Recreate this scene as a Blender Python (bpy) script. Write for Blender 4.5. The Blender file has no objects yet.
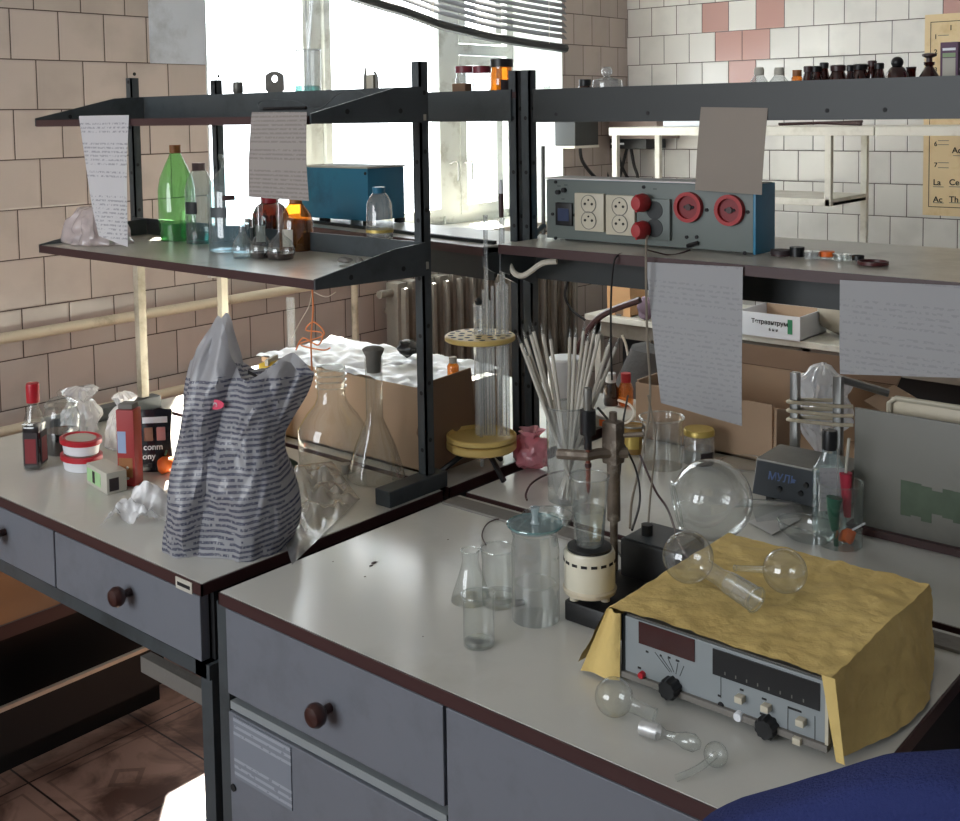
import bpy, bmesh, math, random
import numpy as np
from mathutils import Vector, Matrix, noise
random.seed(7)
S = bpy.context.scene
C = S.collection
PI = math.pi
# ------------------------------------------------------------------ camera
YAW, PIT, ROL, F, CX, CY, EYE = .70933, .06788, .01472, 1119.7, 476.6, 190.7, 1.65
_f = np.array([math.cos(YAW)*math.cos(PIT), math.sin(YAW)*math.cos(PIT), -math.sin(PIT)])
_r = np.array([math.sin(YAW), -math.cos(YAW), 0.0]); _d = np.cross(_f, _r)
_c, _s = math.cos(ROL), math.sin(ROL)
CM = np.array([_c*_r+_s*_d, -_s*_r+_c*_d, _f])
cam = bpy.data.cameras.new('camera'); co = bpy.data.objects.new('camera', cam); C.objects.link(co)
cam.sensor_fit = 'HORIZONTAL'; cam.sensor_width = 36; cam.lens = F/960*36
cam.shift_x = (480-CX)/960; cam.shift_y = -(410.5-CY)/960; cam.clip_start = .02
m3 = Matrix((CM[0].tolist(), (-CM[1]).tolist(), (-CM[2]).tolist())).transposed()
co.matrix_world = Matrix.Translation((0, 0, EYE)) @ m3.to_4x4()
S.camera = co
# ------------------------------------------------------------------ light
W = bpy.data.worlds.new('world'); S.world = W; W.use_nodes = True
wn = W.node_tree.nodes; wl = W.node_tree.links
bg = wn['Background']; bg.inputs[0].default_value = (.91, .955, 1, 1); bg.inputs[1].default_value = 5.0
sun = bpy.data.lights.new('sun', 'SUN'); sun.energy = 55; sun.angle = .012; sun.color = (1, .93, .82)
so = bpy.data.objects.new('sun', sun); C.objects.link(so)
so.rotation_euler = Vector((.92, 1.0, 1.25)).to_track_quat('Z', 'Y').to_euler()
def portal(name, loc, rot, sx, sy):
    l = bpy.data.lights.new(name, 'AREA'); l.shape = 'RECTANGLE'; l.size = sx; l.size_y = sy
    l.cycles.is_portal = True
    o = bpy.data.objects.new(name, l); C.objects.link(o); o.location = loc; o.rotation_euler = rot
portal('window_portal', (3.375, 3.62, 2.06), (PI/2, 0, PI), 2.1, 1.9)
portal('side_window_portal', (-2.32, 1.75, 1.95), (PI/2, 0, -PI/2), 2.3, 1.7)
vs = S.view_settings
S.display_settings.display_device = 'sRGB'
vs.view_transform = 'Standard'; vs.look = 'None'; vs.gamma = 1; vs.use_curve_mapping = False; vs.exposure = 0.8
try:
    cy = S.cycles
    cy.transparent_max_bounces = 40; cy.max_bounces = 8; cy.diffuse_bounces = 4; cy.glossy_bounces = 4
    cy.transmission_bounces = 6; cy.caustics_reflective = False; cy.caustics_refractive = False
    cy.sample_clamp_indirect = 6; cy.use_denoising = True
except Exception: pass
# ------------------------------------------------------------------ photo geometry
def ray(x, y): return CM.T @ np.array([(x-CX)/F, (y-CY)/F, 1.0])
def G(x, y, z=None, X=None, Y=None):
    d = ray(x, y)
    t = (z-EYE)/d[2] if z is not None else (X/d[0] if X is not None else Y/d[1])
    return Vector((d[0]*t, d[1]*t, EYE+d[2]*t))
def pix(p):
    v = CM @ (np.array(p)-[0, 0, EYE]); return CX+F*v[0]/v[2], CY+F*v[1]/v[2]
def ZT(p, y):
    lo, hi = 0, 3.5
    for _ in range(36):
        m = (lo+hi)/2
        if pix((p[0], p[1], m))[1] > y: lo = m
        else: hi = m
    return m
def PPM(p):
    return F/(CM @ (np.array(p)-[0, 0, EYE]))[2]
def prof(p, lst):
    k = PPM(p); return [(hw/k, ZT(p, y)-p[2]) for hw, y in lst]
BT = .9
# ------------------------------------------------------------------ materials
def lin(c):
    return tuple(((v/255)/12.92 if v <= 10 else ((v/255+.055)/1.055)**2.4) for v in c)
class NT:
    def __init__(s, m): s.t = m.node_tree; s.n = s.t.nodes; s.l = s.t.links
    def new(s, k, **kw):
        n = s.n.new(k)
        for a, b in kw.items(): setattr(n, a, b)
        return n
    def val(s, sock, v):
        if hasattr(v, 'is_linked') or isinstance(v, bpy.types.NodeSocket): s.l.new(v, sock)
        else: sock.default_value = v
    def math(s, op, a, b=None, c=None):
        n = s.new('ShaderNodeMath', operation=op); s.val(n.inputs[0], a)
        if b is not None: s.val(n.inputs[1], b)
        if c is not None: s.val(n.inputs[2], c)
        return n.outputs[0]
    def mix(s, f, a, b):
        n = s.new('ShaderNodeMix', data_type='RGBA'); s.val(n.inputs[0], f); s.val(n.inputs[6], a); s.val(n.inputs[7], b); return n.outputs[2]
    def noise(s, scale, detail=3, vec=None, rough=.5, dist=0):
        n = s.new('ShaderNodeTexNoise'); n.inputs['Scale'].default_value = scale; n.inputs['Detail'].default_value = detail
        n.inputs['Roughness'].default_value = rough; n.inputs['Distortion'].default_value = dist
        if vec is not None: s.l.new(vec, n.inputs['Vector'])
        return n.outputs['Fac']
    def ramp(s, f, a, b):
        n = s.new('ShaderNodeMapRange'); s.val(n.inputs[0], f); n.inputs[1].default_value = a; n.inputs[2].default_value = b; return n.outputs[0]
    def obj(s): return s.new('ShaderNodeTexCoord').outputs['Object']
    def sep(s, v):
        n = s.new('ShaderNodeSeparateXYZ'); s.l.new(v, n.inputs[0]); return n.outputs
    def comb(s, x, y, z):
        n = s.new('ShaderNodeCombineXYZ'); s.val(n.inputs[0], x); s.val(n.inputs[1], y); s.val(n.inputs[2], z); return n.outputs[0]
    def bump(s, h, strength, dist=.01):
        n = s.new('ShaderNodeBump'); n.inputs['Strength'].default_value = strength; n.inputs['Distance'].default_value = dist
        s.l.new(h, n.inputs['Height']); return n.outputs[0]
def mat(name, col, rough=.5, metal=0, var=.08, vs=8, bump=0, bs=60, spec=.5, linear=False, coat=0, dirt=None, ds=4, trans=0, emit=0):
    m = bpy.data.materials.new(name); m.use_nodes = True; t = NT(m); b = t.n['Principled BSDF']
    c = col if linear else lin(col)
    base = (*c, 1)
    if var:
        nz = t.noise(vs, 4, t.obj())
        base = t.mix(nz, tuple(v*(1-var) for v in c)+(1,), tuple(min(1, v*(1+var)) for v in c)+(1,))
    if dirt:
        nz2 = t.ramp(t.noise(ds, 6, t.obj(), .65), .52, .72)
        base = t.mix(nz2, base, (*lin(dirt), 1))
    t.val(b.inputs['Base Color'], base)
    b.inputs['Roughness'].default_value = rough; b.inputs['Metallic'].default_value = metal
    b.inputs['Specular IOR Level'].default_value = spec; b.inputs['Coat Weight'].default_value = coat
    if bump: t.l.new(t.bump(t.noise(bs, 4, t.obj()), bump), b.inputs['Normal'])
    if emit: b.inputs['Emission Color'].default_value = base if isinstance(base, tuple) else (*c, 1); b.inputs['Emission Strength'].default_value = emit
    return m
def glass(name, tint=(.97, .99, .98), edge=.55, gloss=.06, rough=.02, bump=0, bs=30, haze=0, hazecol=(.8, .8, .8)):
    """thin-walled glass or film: tinted see-through with a fresnel reflection and darker edges"""
    m = bpy.data.materials.new(name); m.use_nodes = True; t = NT(m); t.n.remove(t.n['Principled BSDF'])
    out = t.n['Material Output']
    lw = t.new('ShaderNodeLayerWeight'); lw.inputs[0].default_value = .5; fc = lw.outputs['Facing']
    p3 = t.math('POWER', fc, 4.0)
    colr = t.mix(p3, (*tint, 1), tuple(v*edge for v in tint)+(1,))
    tr = t.new('ShaderNodeBsdfTransparent'); t.l.new(colr, tr.inputs[0])
    gl = t.new('ShaderNodeBsdfGlossy'); gl.inputs['Roughness'].default_value = rough
    fac = t.math('MULTIPLY_ADD', t.math('POWER', fc, 2.6), .62, gloss)
    nb = None
    if bump: nb = t.bump(t.noise(bs, 4, t.obj(), dist=.6), bump); t.l.new(nb, gl.inputs['Normal'])
    mx = t.new('ShaderNodeMixShader'); t.l.new(fac, mx.inputs[0])
    body = tr.outputs[0]
    if haze:
        df = t.new('ShaderNodeBsdfDiffuse'); df.inputs[0].default_value = (*hazecol, 1)
        tl = t.new('ShaderNodeBsdfTranslucent'); tl.inputs[0].default_value = (*hazecol, 1)
        if nb: t.l.new(nb, df.inputs['Normal'])
        m1 = t.new('ShaderNodeMixShader'); m1.inputs[0].default_value = .5; t.l.new(df.outputs[0], m1.inputs[1]); t.l.new(tl.outputs[0], m1.inputs[2])
        m2 = t.new('ShaderNodeMixShader'); m2.inputs[0].default_value = haze; t.l.new(body, m2.inputs[1]); t.l.new(m1.outputs[0], m2.inputs[2])
        body = m2.outputs[0]
    t.l.new(body, mx.inputs[1]); t.l.new(gl.outputs[0], mx.inputs[2]); t.l.new(mx.outputs[0], out.inputs[0])
    return m
def textmat(name, paper, ink, rows=30, axis='Z', uax='Y', word=60, dens=.5, top=1, rough=.7, trans=0, band=.45, step=.012, blank=None, bump=0, slant=0, fine=False):
    """paper with lines of fine print; step is the line spacing in metres"""
    m = bpy.data.materials.new(name); m.use_nodes = True; t = NT(m); b = t.n['Principled BSDF']
    o = t.sep(t.obj()); v = {'X': o[0], 'Y': o[1], 'Z': o[2]}[axis]; u = {'X': o[0], 'Y': o[1], 'Z': o[2]}[uax]
    if slant: v = t.math('ADD', t.math('MULTIPLY_ADD', u, slant, v), t.math('MULTIPLY', t.noise(7, 1, t.obj()), .022))
    q = t.math('DIVIDE', v, step); row = t.math('FLOOR', q); fr = t.math('SUBTRACT', q, row)
    inb = t.math('LESS_THAN', fr, band)
    nz = t.noise(1, 2, t.comb(t.math('MULTIPLY', u, word), t.math('MULTIPLY', row, 7.31), t.math('MULTIPLY', fr, 1.5)))
    on = t.math('GREATER_THAN', nz, 1-dens)
    para = t.math('GREATER_THAN', t.noise(1, 0, t.comb(t.math('MULTIPLY', row, .37), 3.3, 1.2)), .4)
    f = t.math('MULTIPLY', inb, on) if fine else t.math('MULTIPLY', t.math('MULTIPLY', inb, on), para)
    if fine:
        gap = t.math('GREATER_THAN', t.noise(1, 1, t.comb(t.math('MULTIPLY', u, 45), t.math('MULTIPLY', row, 3.7), 5.0)), .36)
        side = t.math('GREATER_THAN', t.noise(1, 1, t.comb(t.math('MULTIPLY', u, 9), t.math('MULTIPLY', v, 7), 8.0)), .33)
        fine_ = t.ramp(t.noise(1, 1, t.comb(t.math('MULTIPLY', u, 900), t.math('MULTIPLY', v, 500), 2.0)), .3, .62)
        f = t.math('MULTIPLY', t.math('MULTIPLY', t.math('MULTIPLY', f, gap), side), t.math('MULTIPLY_ADD', fine_, .75, .25))
        f = t.math('MULTIPLY', f, t.math('LESS_THAN', t.math('ADD', v, t.math('MULTIPLY', t.noise(6, 2, t.obj()), .16)), .40))
    t.l.new(t.mix(f, (*lin(paper), 1), (*lin(ink), 1)), b.inputs['Base Color']); b.inputs['Roughness'].default_value = rough
    b.inputs['Transmission Weight'].default_value = 0
    if bump: t.l.new(t.bump(t.noise(14, 4, t.obj(), dist=.5), bump), b.inputs['Normal'])
    if trans:
        out = t.n['Material Output']; tl = t.new('ShaderNodeBsdfTranslucent'); t.l.new(t.mix(f, (*lin(paper), 1), (*lin(ink), 1)), tl.inputs[0])
        mx = t.new('ShaderNodeMixShader'); mx.inputs[0].default_value = trans
        t.l.new(b.outputs[0], mx.inputs[1]); t.l.new(tl.outputs[0], mx.inputs[2]); t.l.new(mx.outputs[0], out.inputs[0])
    return m
def tilemat(name, axis, w, h, u0, v0, base, grout, pink=None, gw=.0036):
    m = bpy.data.materials.new(name); m.use_nodes = True; t = NT(m); b = t.n['Principled BSDF']
    o = t.sep(t.obj()); u = o[axis]; z = o[2]
    rv = t.math('DIVIDE', t.math('SUBTRACT', z, v0), h); row = t.math('FLOOR', rv); fv = t.math('SUBTRACT', rv, row)
    odd = t.math('FLOORED_MODULO', row, 2.0)
    cu = t.math('ADD', t.math('DIVIDE', t.math('SUBTRACT', u, u0), w), t.math('MULTIPLY', odd, .5)); col = t.math('FLOOR', cu); fu = t.math('SUBTRACT', cu, col)
    du = t.math('MULTIPLY', t.math('MINIMUM', fu, t.math('SUBTRACT', 1.0, fu)), w)
    dv = t.math('MULTIPLY', t.math('MINIMUM', fv, t.math('SUBTRACT', 1.0, fv)), h)
    dd = t.math('MINIMUM', du, dv); g = t.math('LESS_THAN', dd, gw/2)
    wn_ = t.new('ShaderNodeTexWhiteNoise'); t.l.new(t.comb(row, col, 2.0), wn_.inputs[0])
    c = t.mix(wn_.outputs[0], tuple(v*.93 for v in lin(base))+(1,), tuple(min(1, v*1.06) for v in lin(base))+(1,))
    c = t.mix(t.ramp(t.noise(5, 5, t.obj()), .5, .9), c, tuple(v*.75 for v in lin(base))+(1,))
    if pink:
        tot = None
        for rr, cc in pink:
            e = t.math('MULTIPLY', t.math('COMPARE', row, float(rr), .1), t.math('COMPARE', col, float(cc), .1))
            tot = e if tot is None else t.math('MAXIMUM', tot, e)
        c = t.mix(tot, c, (*lin((190, 148, 140)), 1))
    c = t.mix(g, c, (*lin(grout), 1)); t.l.new(c, b.inputs['Base Color'])
    t.l.new(t.math('MULTIPLY_ADD', g, .6, .16), b.inputs['Roughness'])
    hgt = t.math('ADD', t.ramp(dd, 0, .006), t.math('MULTIPLY', t.noise(9, 2, t.obj()), .5))
    t.l.new(t.bump(hgt, .35, .004), b.inputs['Normal'])
    return m
M = {}
M['frame'] = mat('frame_paint', (66, 72, 75), .42, var=.1, dirt=(46, 50, 51), ds=7)
M['apron'] = mat('apron_paint', (38, 42, 42), .45, var=.1)
M['cream'] = mat('cream_tone', (186, 178, 160), .45, dirt=(140, 130, 110), ds=9)
M['top'] = mat('worktop_laminate', (204, 203, 196), .19, var=.05, vs=5, dirt=(186, 184, 174), ds=2.2, bump=.03, bs=18)
M['shelftop'] = mat('shelf_laminate', (186, 182, 170), .3, var=.08, dirt=(150, 146, 134), ds=6)
M['edge'] = mat('edge_strip', (62, 38, 38), .4)
M['front'] = mat('drawer_front', (110, 114, 122), .45, var=.05, dirt=(102, 106, 113), ds=12, bump=.03, bs=40)
M['dark'] = mat('dark_void', (24, 25, 27), .7)
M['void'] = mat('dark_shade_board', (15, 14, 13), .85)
M['black'] = mat('black_plastic', (20, 20, 22), .4)
M['knob'] = mat('brown_knob', (58, 32, 28), .3)
M['white'] = mat('white_paint', (222, 219, 208), .4, dirt=(190, 185, 170), ds=7)
M['winframe'] = mat('window_paint', (196, 200, 196), .45, dirt=(150, 150, 142), ds=9)
M['plaster'] = mat('white_plaster', (196, 202, 212), .8, bump=.1, bs=14, dirt=(160, 165, 172), ds=5)
M['reveal'] = mat('reveal_paint', (222, 228, 228), .7)
M['ceil'] = mat('ceiling_paint', (215, 213, 208), .9)
M['pipe'] = mat('pipe_paint', (205, 194, 170), .4, dirt=(150, 138, 115), ds=8)
M['rad'] = mat('radiator_paint', (128, 122, 112), .45, dirt=(110, 102, 90), ds=6)
M['card'] = mat('cardboard', (174, 146, 120), .8, var=.1, bump=.05, bs=120)
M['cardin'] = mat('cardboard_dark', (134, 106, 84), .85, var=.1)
M['wood'] = mat('pine_wood', (206, 160, 112), .6, var=.15)
M['woodtop'] = mat('bench_wood', (150, 96, 52), .5, var=.2, vs=4)
M['paper'] = mat('paper', (206, 203, 200), .8)
M['steel'] = mat('steel', (150, 150, 148), .3, metal=.9)
M['rust'] = mat('rusty_metal', (104, 92, 80), .6, metal=.3, var=.35, vs=60, dirt=(160, 150, 138), ds=40)
M['greysteel'] = mat('dull_steel', (120, 118, 112), .45, metal=.5, var=.2, vs=30)
M['yellow'] = mat('yellow_wood', (214, 184, 110), .45, var=.08, vs=30)
M['red'] = mat('red_plastic', (176, 28, 42), .35)
M['redsock'] = mat('red_socket', (164, 44, 46), .5)
M['ivory'] = mat('ivory_plastic', (196, 188, 168), .4)
M['creamp'] = mat('cream_enamel', (216, 210, 190), .35)
M['pgrey'] = mat('panel_grey', (106, 114, 110), .5)
M['pface'] = mat('meter_face', (44, 50, 56), .6)
M['navyink'] = mat('navy_ink', (74, 100, 150), .5)
M['blue'] = mat('blue_enamel', (44, 122, 156), .4, dirt=(36, 90, 116), ds=6)
M['navy'] = mat('navy_fabric', (46, 54, 100), .95, bump=.4, bs=300, spec=.1)
M['instr'] = mat('instrument_face', (138, 144, 146), .45)
M['stone'] = mat('grey_stone', (120, 116, 110), .8, bump=.3)
M['wp'] = mat('white_plastic', (226, 228, 232), .4)
M['cable'] = mat('grey_cable', (128, 118, 104), .5)
M['bcable'] = mat('black_cable', (26, 24, 24), .5)
M['wcable'] = mat('white_cable', (214, 206, 190), .5)
M['gold'] = mat('gold_lid', (202, 176, 96), .35, metal=.4)
M['orange'] = mat('orange_peel', (226, 104, 30), .5)
M['twine'] = mat('orange_twine', (226, 140, 90), .8)
M['green'] = mat('green_plastic', (34, 92, 70), .4)
M['label'] = mat('pale_label', (188, 184, 172), .7)
M['dred'] = mat('deep_red_label', (128, 34, 40), .5)
M['dlabel'] = mat('dark_label', (48, 38, 40), .6)
M['ink'] = mat('ink', (24, 22, 24), .7)
M['tile_n'] = tilemat('beige_wall_tiles', 0, .155, .15, 1.645, .035, (186, 174, 166), (72, 58, 52))
M['tile_e'] = tilemat('white_wall_tiles', 1, .1453, .1449, .1759, .0096, (222, 219, 214), (74, 62, 58),
                      pink=[(14, 17), (14, 15), (14, 9), (13, 17), (13, 16), (12, 16)])
M['tile_p'] = tilemat('plain_wall_tiles', 1, .15, .15, .1, .1, (206, 202, 196), (84, 72, 68))
M['clear'] = glass('clear_glass', edge=.72, gloss=.085, haze=.025)
M['thick'] = glass('thick_glass', (.95, .97, .965), .6, .11, haze=.05)
M['frost'] = glass('cloudy_glass', (.92, .94, .94), .7, .1, haze=.17)
M['aqua'] = glass('aqua_glass', (.88, .965, .965), .7, .1, haze=.1, hazecol=(.66, .8, .84))
M['aquaw'] = glass('blue_liquid', (.72, .82, .88), .7, .06, haze=.15, hazecol=(.5, .65, .75))
M['water'] = glass('water', (.92, .95, .95), .8, .08, haze=.05)
M['tube'] = glass('lit_tube_glass', (.94, .95, .95), .7, .16, haze=.3, hazecol=(.85, .87, .86))  # clear tubes; the light they catch is put in as whitish haze
M['teal'] = glass('teal_liquid', (.5, .8, .78), .6, .06)
M['gpet'] = glass('green_bottle_plastic', (.62, .95, .6), .7, .08, haze=.14, hazecol=(.35, .85, .35))
M['gliq'] = glass('green_liquid', (.35, .75, .5), .7, .06, haze=.25, hazecol=(.05, .4, .2))
M['amber'] = glass('amber_glass', (.95, .5, .12), .6, .1, haze=.2, hazecol=(.8, .28, .03))
M['damber'] = glass('dark_amber_glass', (.16, .05, .03), .3, .08, haze=.2, hazecol=(.1, .03, .02))
M['pane'] = glass('window_glass', (.97, .98, .98), .8, .03)
M['film'] = glass('clear_film', (.9, .9, .88), .6, .16, rough=.12, bump=.9, bs=22, haze=.42)
M['milk'] = glass('milky_plastic_film', (.9, .9, .93), .5, .1, rough=.2, bump=.8, bs=25, haze=.55, hazecol=(.95, .94, .95))
M['wbag'] = glass('white_plastic_film', (.9, .9, .92), .5, .08, rough=.25, bump=.8, bs=25, haze=.85, hazecol=(.95, .95, .96))
M['pbag'] = glass('pinkish_plastic_film', (.9, .85, .86), .5, .08, rough=.25, bump=.8, bs=25, haze=.8, hazecol=(.86, .76, .76))
M['pinkbag'] = glass('pink_plastic_film', (.95, .5, .6), .5, .12, rough=.2, bump=.9, bs=30, haze=.72, hazecol=(1, .42, .5))
M['sauce'] = glass('dark_sauce', (.1, .03, .03), .5, .12, haze=.5, hazecol=(.03, .01, .01))
M['sheet1'] = textmat('typed_sheet', (228, 226, 228), (186, 184, 190), step=.0085, word=200, dens=.5, trans=.45)
M['sheet2'] = textmat('grey_typed_sheet', (166, 158, 152), (146, 138, 134), step=.0075, word=190, dens=.58, trans=.2)
M['sheet3'] = textmat('pale_grey_sheet', (156, 156, 158), (146, 146, 148), step=.009, word=140, dens=.5)
M['sheet4'] = mat('blank_grey_sheet', (142, 132, 122), .7)
M['note'] = textmat('door_note', (122, 127, 136), (150, 155, 164), step=.011, word=90, dens=.62)
M['poster'] = mat('yellowed_poster', (226, 202, 160), .7, dirt=(206, 176, 128), ds=8)
# ------------------------------------------------------------------ mesh helpers
def B(): return bmesh.new()
def box(bm, x0, x1, y0, y1, z0, z1, bev=0):
    vs_ = [bm.verts.new(p) for p in ((x0, y0, z0), (x1, y0, z0), (x1, y1, z0), (x0, y1, z0), (x0, y0, z1), (x1, y0, z1), (x1, y1, z1), (x0, y1, z1))]
    fs = [bm.faces.new([vs_[i] for i in q]) for q in ((0, 3, 2, 1), (4, 5, 6, 7), (0, 1, 5, 4), (1, 2, 6, 5), (2, 3, 7, 6), (3, 0, 4, 7))]
    if bev:
        ed = list({e for f_ in fs for e in f_.edges}); bmesh.ops.bevel(bm, geom=ed, offset=bev, segments=2, affect='EDGES', profile=.6)
    return bm
def prism(bm, poly, a, b, axis=1):
    """polygon in the two other axes, extruded along axis from a to b"""
    def mk(p, t):
        q = list(p); q.insert(axis, t); return bm.verts.new(q)
    A = [mk(p, a) for p in poly]; Bv = [mk(p, b) for p in poly]; n = len(poly)
    bm.faces.new(A); bm.faces.new(Bv[::-1])
    for i in range(n): bm.faces.new([A[i], Bv[i], Bv[(i+1) % n], A[(i+1) % n]])
    bmesh.ops.recalc_face_normals(bm, faces=bm.faces); return bm
def lathe(bm, pr, seg=32, cx=0, cy=0, sx=1, sy=1, fn=None):
    rings = []
    for r, z in pr:
        if r < 1e-5: rings.append([bm.verts.new((cx, cy, z))])
        else:
            ring = []
            for i in range(seg):
                a = 2*PI*i/seg; k = fn(a, z) if fn else 1
                ring.append(bm.verts.new((cx+r*k*sx*math.cos(a), cy+r*k*sy*math.sin(a), z)))
            rings.append(ring)
    for a, b in zip(rings, rings[1:]):
        for i in range(seg):
            j = (i+1) % seg
            if len(a) == 1 and len(b) == 1: break
            if len(a) == 1: bm.faces.new([a[0], b[j], b[i]])
            elif len(b) == 1: bm.faces.new([a[i], a[j], b[0]])
            else: bm.faces.new([a[i], a[j], b[j], b[i]])
    return bm
def smoothpts(P, n=6):
    P = [Vector(p) for p in P]; out = []
    for i in range(len(P)-1):
        p0 = P[max(i-1, 0)]; p1 = P[i]; p2 = P[i+1]; p3 = P[min(i+2, len(P)-1)]
        for k in range(n):
            t = k/n; out.append(.5*((2*p1)+(p2-p0)*t+(2*p0-5*p1+4*p2-p3)*t*t+(3*p1-p0-3*p2+p3)*t**3))
    out.append(P[-1]); return out
def tube(bm, pts, r, seg=8, smooth=False, r2=None, cap=True):
    P = smoothpts(pts) if smooth else [Vector(p) for p in pts]
    n = len(P); rings = []; up = None
    for i, p in enumerate(P):
        d = (P[min(i+1, n-1)]-P[max(i-1, 0)]).normalized()
        if up is None:
            up = Vector((0, 0, 1)) if abs(d.z) < .9 else Vector((1, 0, 0))
        s = d.cross(up).normalized(); up = s.cross(d).normalized()
        rr = r if r2 is None else r+(r2-r)*i/(n-1)
        rings.append([bm.verts.new(p+s*rr*math.cos(2*PI*k/seg)+up*rr*math.sin(2*PI*k/seg)) for k in range(seg)])
    for a, b in zip(rings, rings[1:]):
        for k in range(seg): bm.faces.new([a[k], a[(k+1) % seg], b[(k+1) % seg], b[k]])
    if cap: bm.faces.new(rings[0][::-1]); bm.faces.new(rings[-1])
    return bm
def ball(bm, c, r, sub=3, sc=(1, 1, 1)):
    g = bmesh.ops.create_icosphere(bm, subdivisions=sub, radius=r)
    for v in g['verts']: v.co = Vector((v.co.x*sc[0]+c[0], v.co.y*sc[1]+c[1], v.co.z*sc[2]+c[2]))
    return bm
def grid(bm, nu, nv, fn):
    V = [[bm.verts.new(fn(i/nu, j/nv)) for j in range(nv+1)] for i in range(nu+1)]
    for i in range(nu):
        for j in range(nv): bm.faces.new([V[i][j], V[i+1][j], V[i+1][j+1], V[i][j+1]])
    return bm
def solidify(bm, t):
    bmesh.ops.recalc_face_normals(bm, faces=bm.faces)
    bmesh.ops.solidify(bm, geom=bm.faces[:], thickness=t); return bm
def xform(bm, m):
    bmesh.ops.transform(bm, matrix=m, verts=bm.verts); return bm
def crumple(bm, amp, sc, seed=0, zkeep=None):
    for v in bm.verts:
        n = noise.noise_vector(v.co*sc+Vector((seed*3.1, seed*1.7, seed)))
        n2 = noise.noise_vector(v.co*sc*2.7+Vector((seed, 9, 2)))
        k = 1 if zkeep is None else min(1, max(0, (v.co.z-zkeep)/.02))
        v.co += (n*amp+n2*amp*.4)*k
    return bm
def mk(name, bm, m, parent=None, loc=None, rot=None, smooth=True, label=None):
    me = bpy.data.meshes.new(name); bm.to_mesh(me); bm.free()
    if m is not None: me.materials.append(m if not isinstance(m, str) else M[m])
    if smooth:
        for p in me.polygons: p.use_smooth = True
        try: me.set_sharp_from_angle(angle=math.radians(38))
        except Exception: pass
    o = bpy.data.objects.new(name, me); C.objects.link(o)
    if parent: o.parent = parent
    if loc is not None: o.location = loc
    if rot is not None: o.rotation_euler = rot
    if label: o['label'] = label
    return o
def tag(o, label, cat, group=None, kind=None):
    o['label'] = label; o['category'] = cat
    if group: o['group'] = group
    if kind: o['kind'] = kind
    return o
def thing(name, label, cat, loc=(0, 0, 0), rotz=0, group=None):
    o = bpy.data.objects.new(name, None); C.objects.link(o); o.location = loc; o.rotation_euler = (0, 0, rotz); o.empty_display_size = .05
    return tag(o, label, cat, group)
def solo(name, bm, m, label, cat, loc=(0, 0, 0), rot=(0, 0, 0), group=None, smooth=True):
    return tag(mk(name, bm, m, None, loc, rot, smooth), label, cat, group)
def struct(name, bm, m, parent=None, smooth=False):
    o = mk(name, bm, m, parent, smooth=smooth)
    if parent is None: o['kind'] = 'structure'
    return o
def text(name, s, size, loc, m, parent, rot=(PI/2, 0, -PI/2), ext=.0004, align='LEFT'):
    cu = bpy.data.curves.new(name, 'FONT'); cu.body = s; cu.size = size; cu.extrude = ext; cu.offset = size*.018; cu.align_x = align
    cu.materials.append(M[m]); t_ = bpy.data.objects.new('t', cu); C.objects.link(t_); bpy.context.view_layer.update()
    me = bpy.data.meshes.new_from_object(t_.evaluated_get(bpy.context.evaluated_depsgraph_get())); bpy.data.objects.remove(t_)
    if not me.materials: me.materials.append(M[m])
    o = bpy.data.objects.new(name, me); C.objects.link(o); o.parent = parent; o.location = loc; o.rotation_euler = rot
    return o
def dup(root, loc, rotz=None, label=None):
    r = root.copy(); C.objects.link(r); r.location = loc
    if rotz is not None: r.rotation_euler = (0, 0, rotz)
    if label: r['label'] = label
    for ch in list(root.children):
        c = ch.copy(); C.objects.link(c); c.parent = r
        for g in list(ch.children):
            d = g.copy(); C.objects.link(d); d.parent = c
    return r
# ------------------------------------------------------------------ room
WN, WE, WS, WW, H = 3.23, 4.99, -2.5, -2.2, 3.1
wx0, wx1, wz0, wz1 = 2.34, 4.41, 1.132, 3.0
b = B()
box(b, WW, wx0, WN, WN+.37, 0, H); box(b, wx1, WE, WN, WN+.37, 0, H); box(b, wx0, wx1, WN, WN+.37, 0, wz0); box(b, wx0, wx1, WN, WN+.37, wz1, H)
struct('wall_north', b, 'tile_n')
struct('wall_east', box(B(), WE, WE+.2, WS-.2, WN+.45, 0, H), 'tile_e')
b = box(B(), WW-.2, WE, WS-.2, WS, 0, H)
struct('wall_south', b, 'plaster')
b = B(); box(b, WW-.2, WW, WS, .6, 0, H); box(b, WW-.2, WW, 2.9, WN+.45, 0, H); box(b, WW-.2, WW, .6, 2.9, 0, 1.1); box(b, WW-.2, WW, .6, 2.9, 2.8, H)
struct('wall_west', b, 'plaster')
struct('ceiling', box(B(), WW-.2, WE+.2, WS-.2, WN+.45, H, H+.15), 'ceil')
fm = bpy.data.materials.new('brown_floor_tiles'); fm.use_nodes = True; t = NT(fm); bs_ = t.n['Principled BSDF']
o3 = t.sep(t.obj()); TS = .34
fu = t.math('FRACT', t.math('DIVIDE', t.math('ADD', o3[0], .06), TS)); fv = t.math('FRACT', t.math('DIVIDE', t.math('ADD', o3[1], .1), TS))
au = t.math('ABSOLUTE', t.math('SUBTRACT', fu, .5)); av = t.math('ABSOLUTE', t.math('SUBTRACT', fv, .5))
gr = t.math('GREATER_THAN', t.math('MAXIMUM', au, av), .492)
dm = t.math('ADD', au, av); rg = t.math('COMPARE', dm, .34, .012); rg2 = t.math('COMPARE', dm, .13, .03); sq = t.math('COMPARE', t.math('MAXIMUM', au, av), .4, .01)
nz = t.noise(5, 6, t.obj(), .6, .8); vein = t.ramp(nz, .42, .6)
c = t.mix(vein, (*lin((92, 64, 54)), 1), (*lin((170, 134, 118)), 1))
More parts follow.
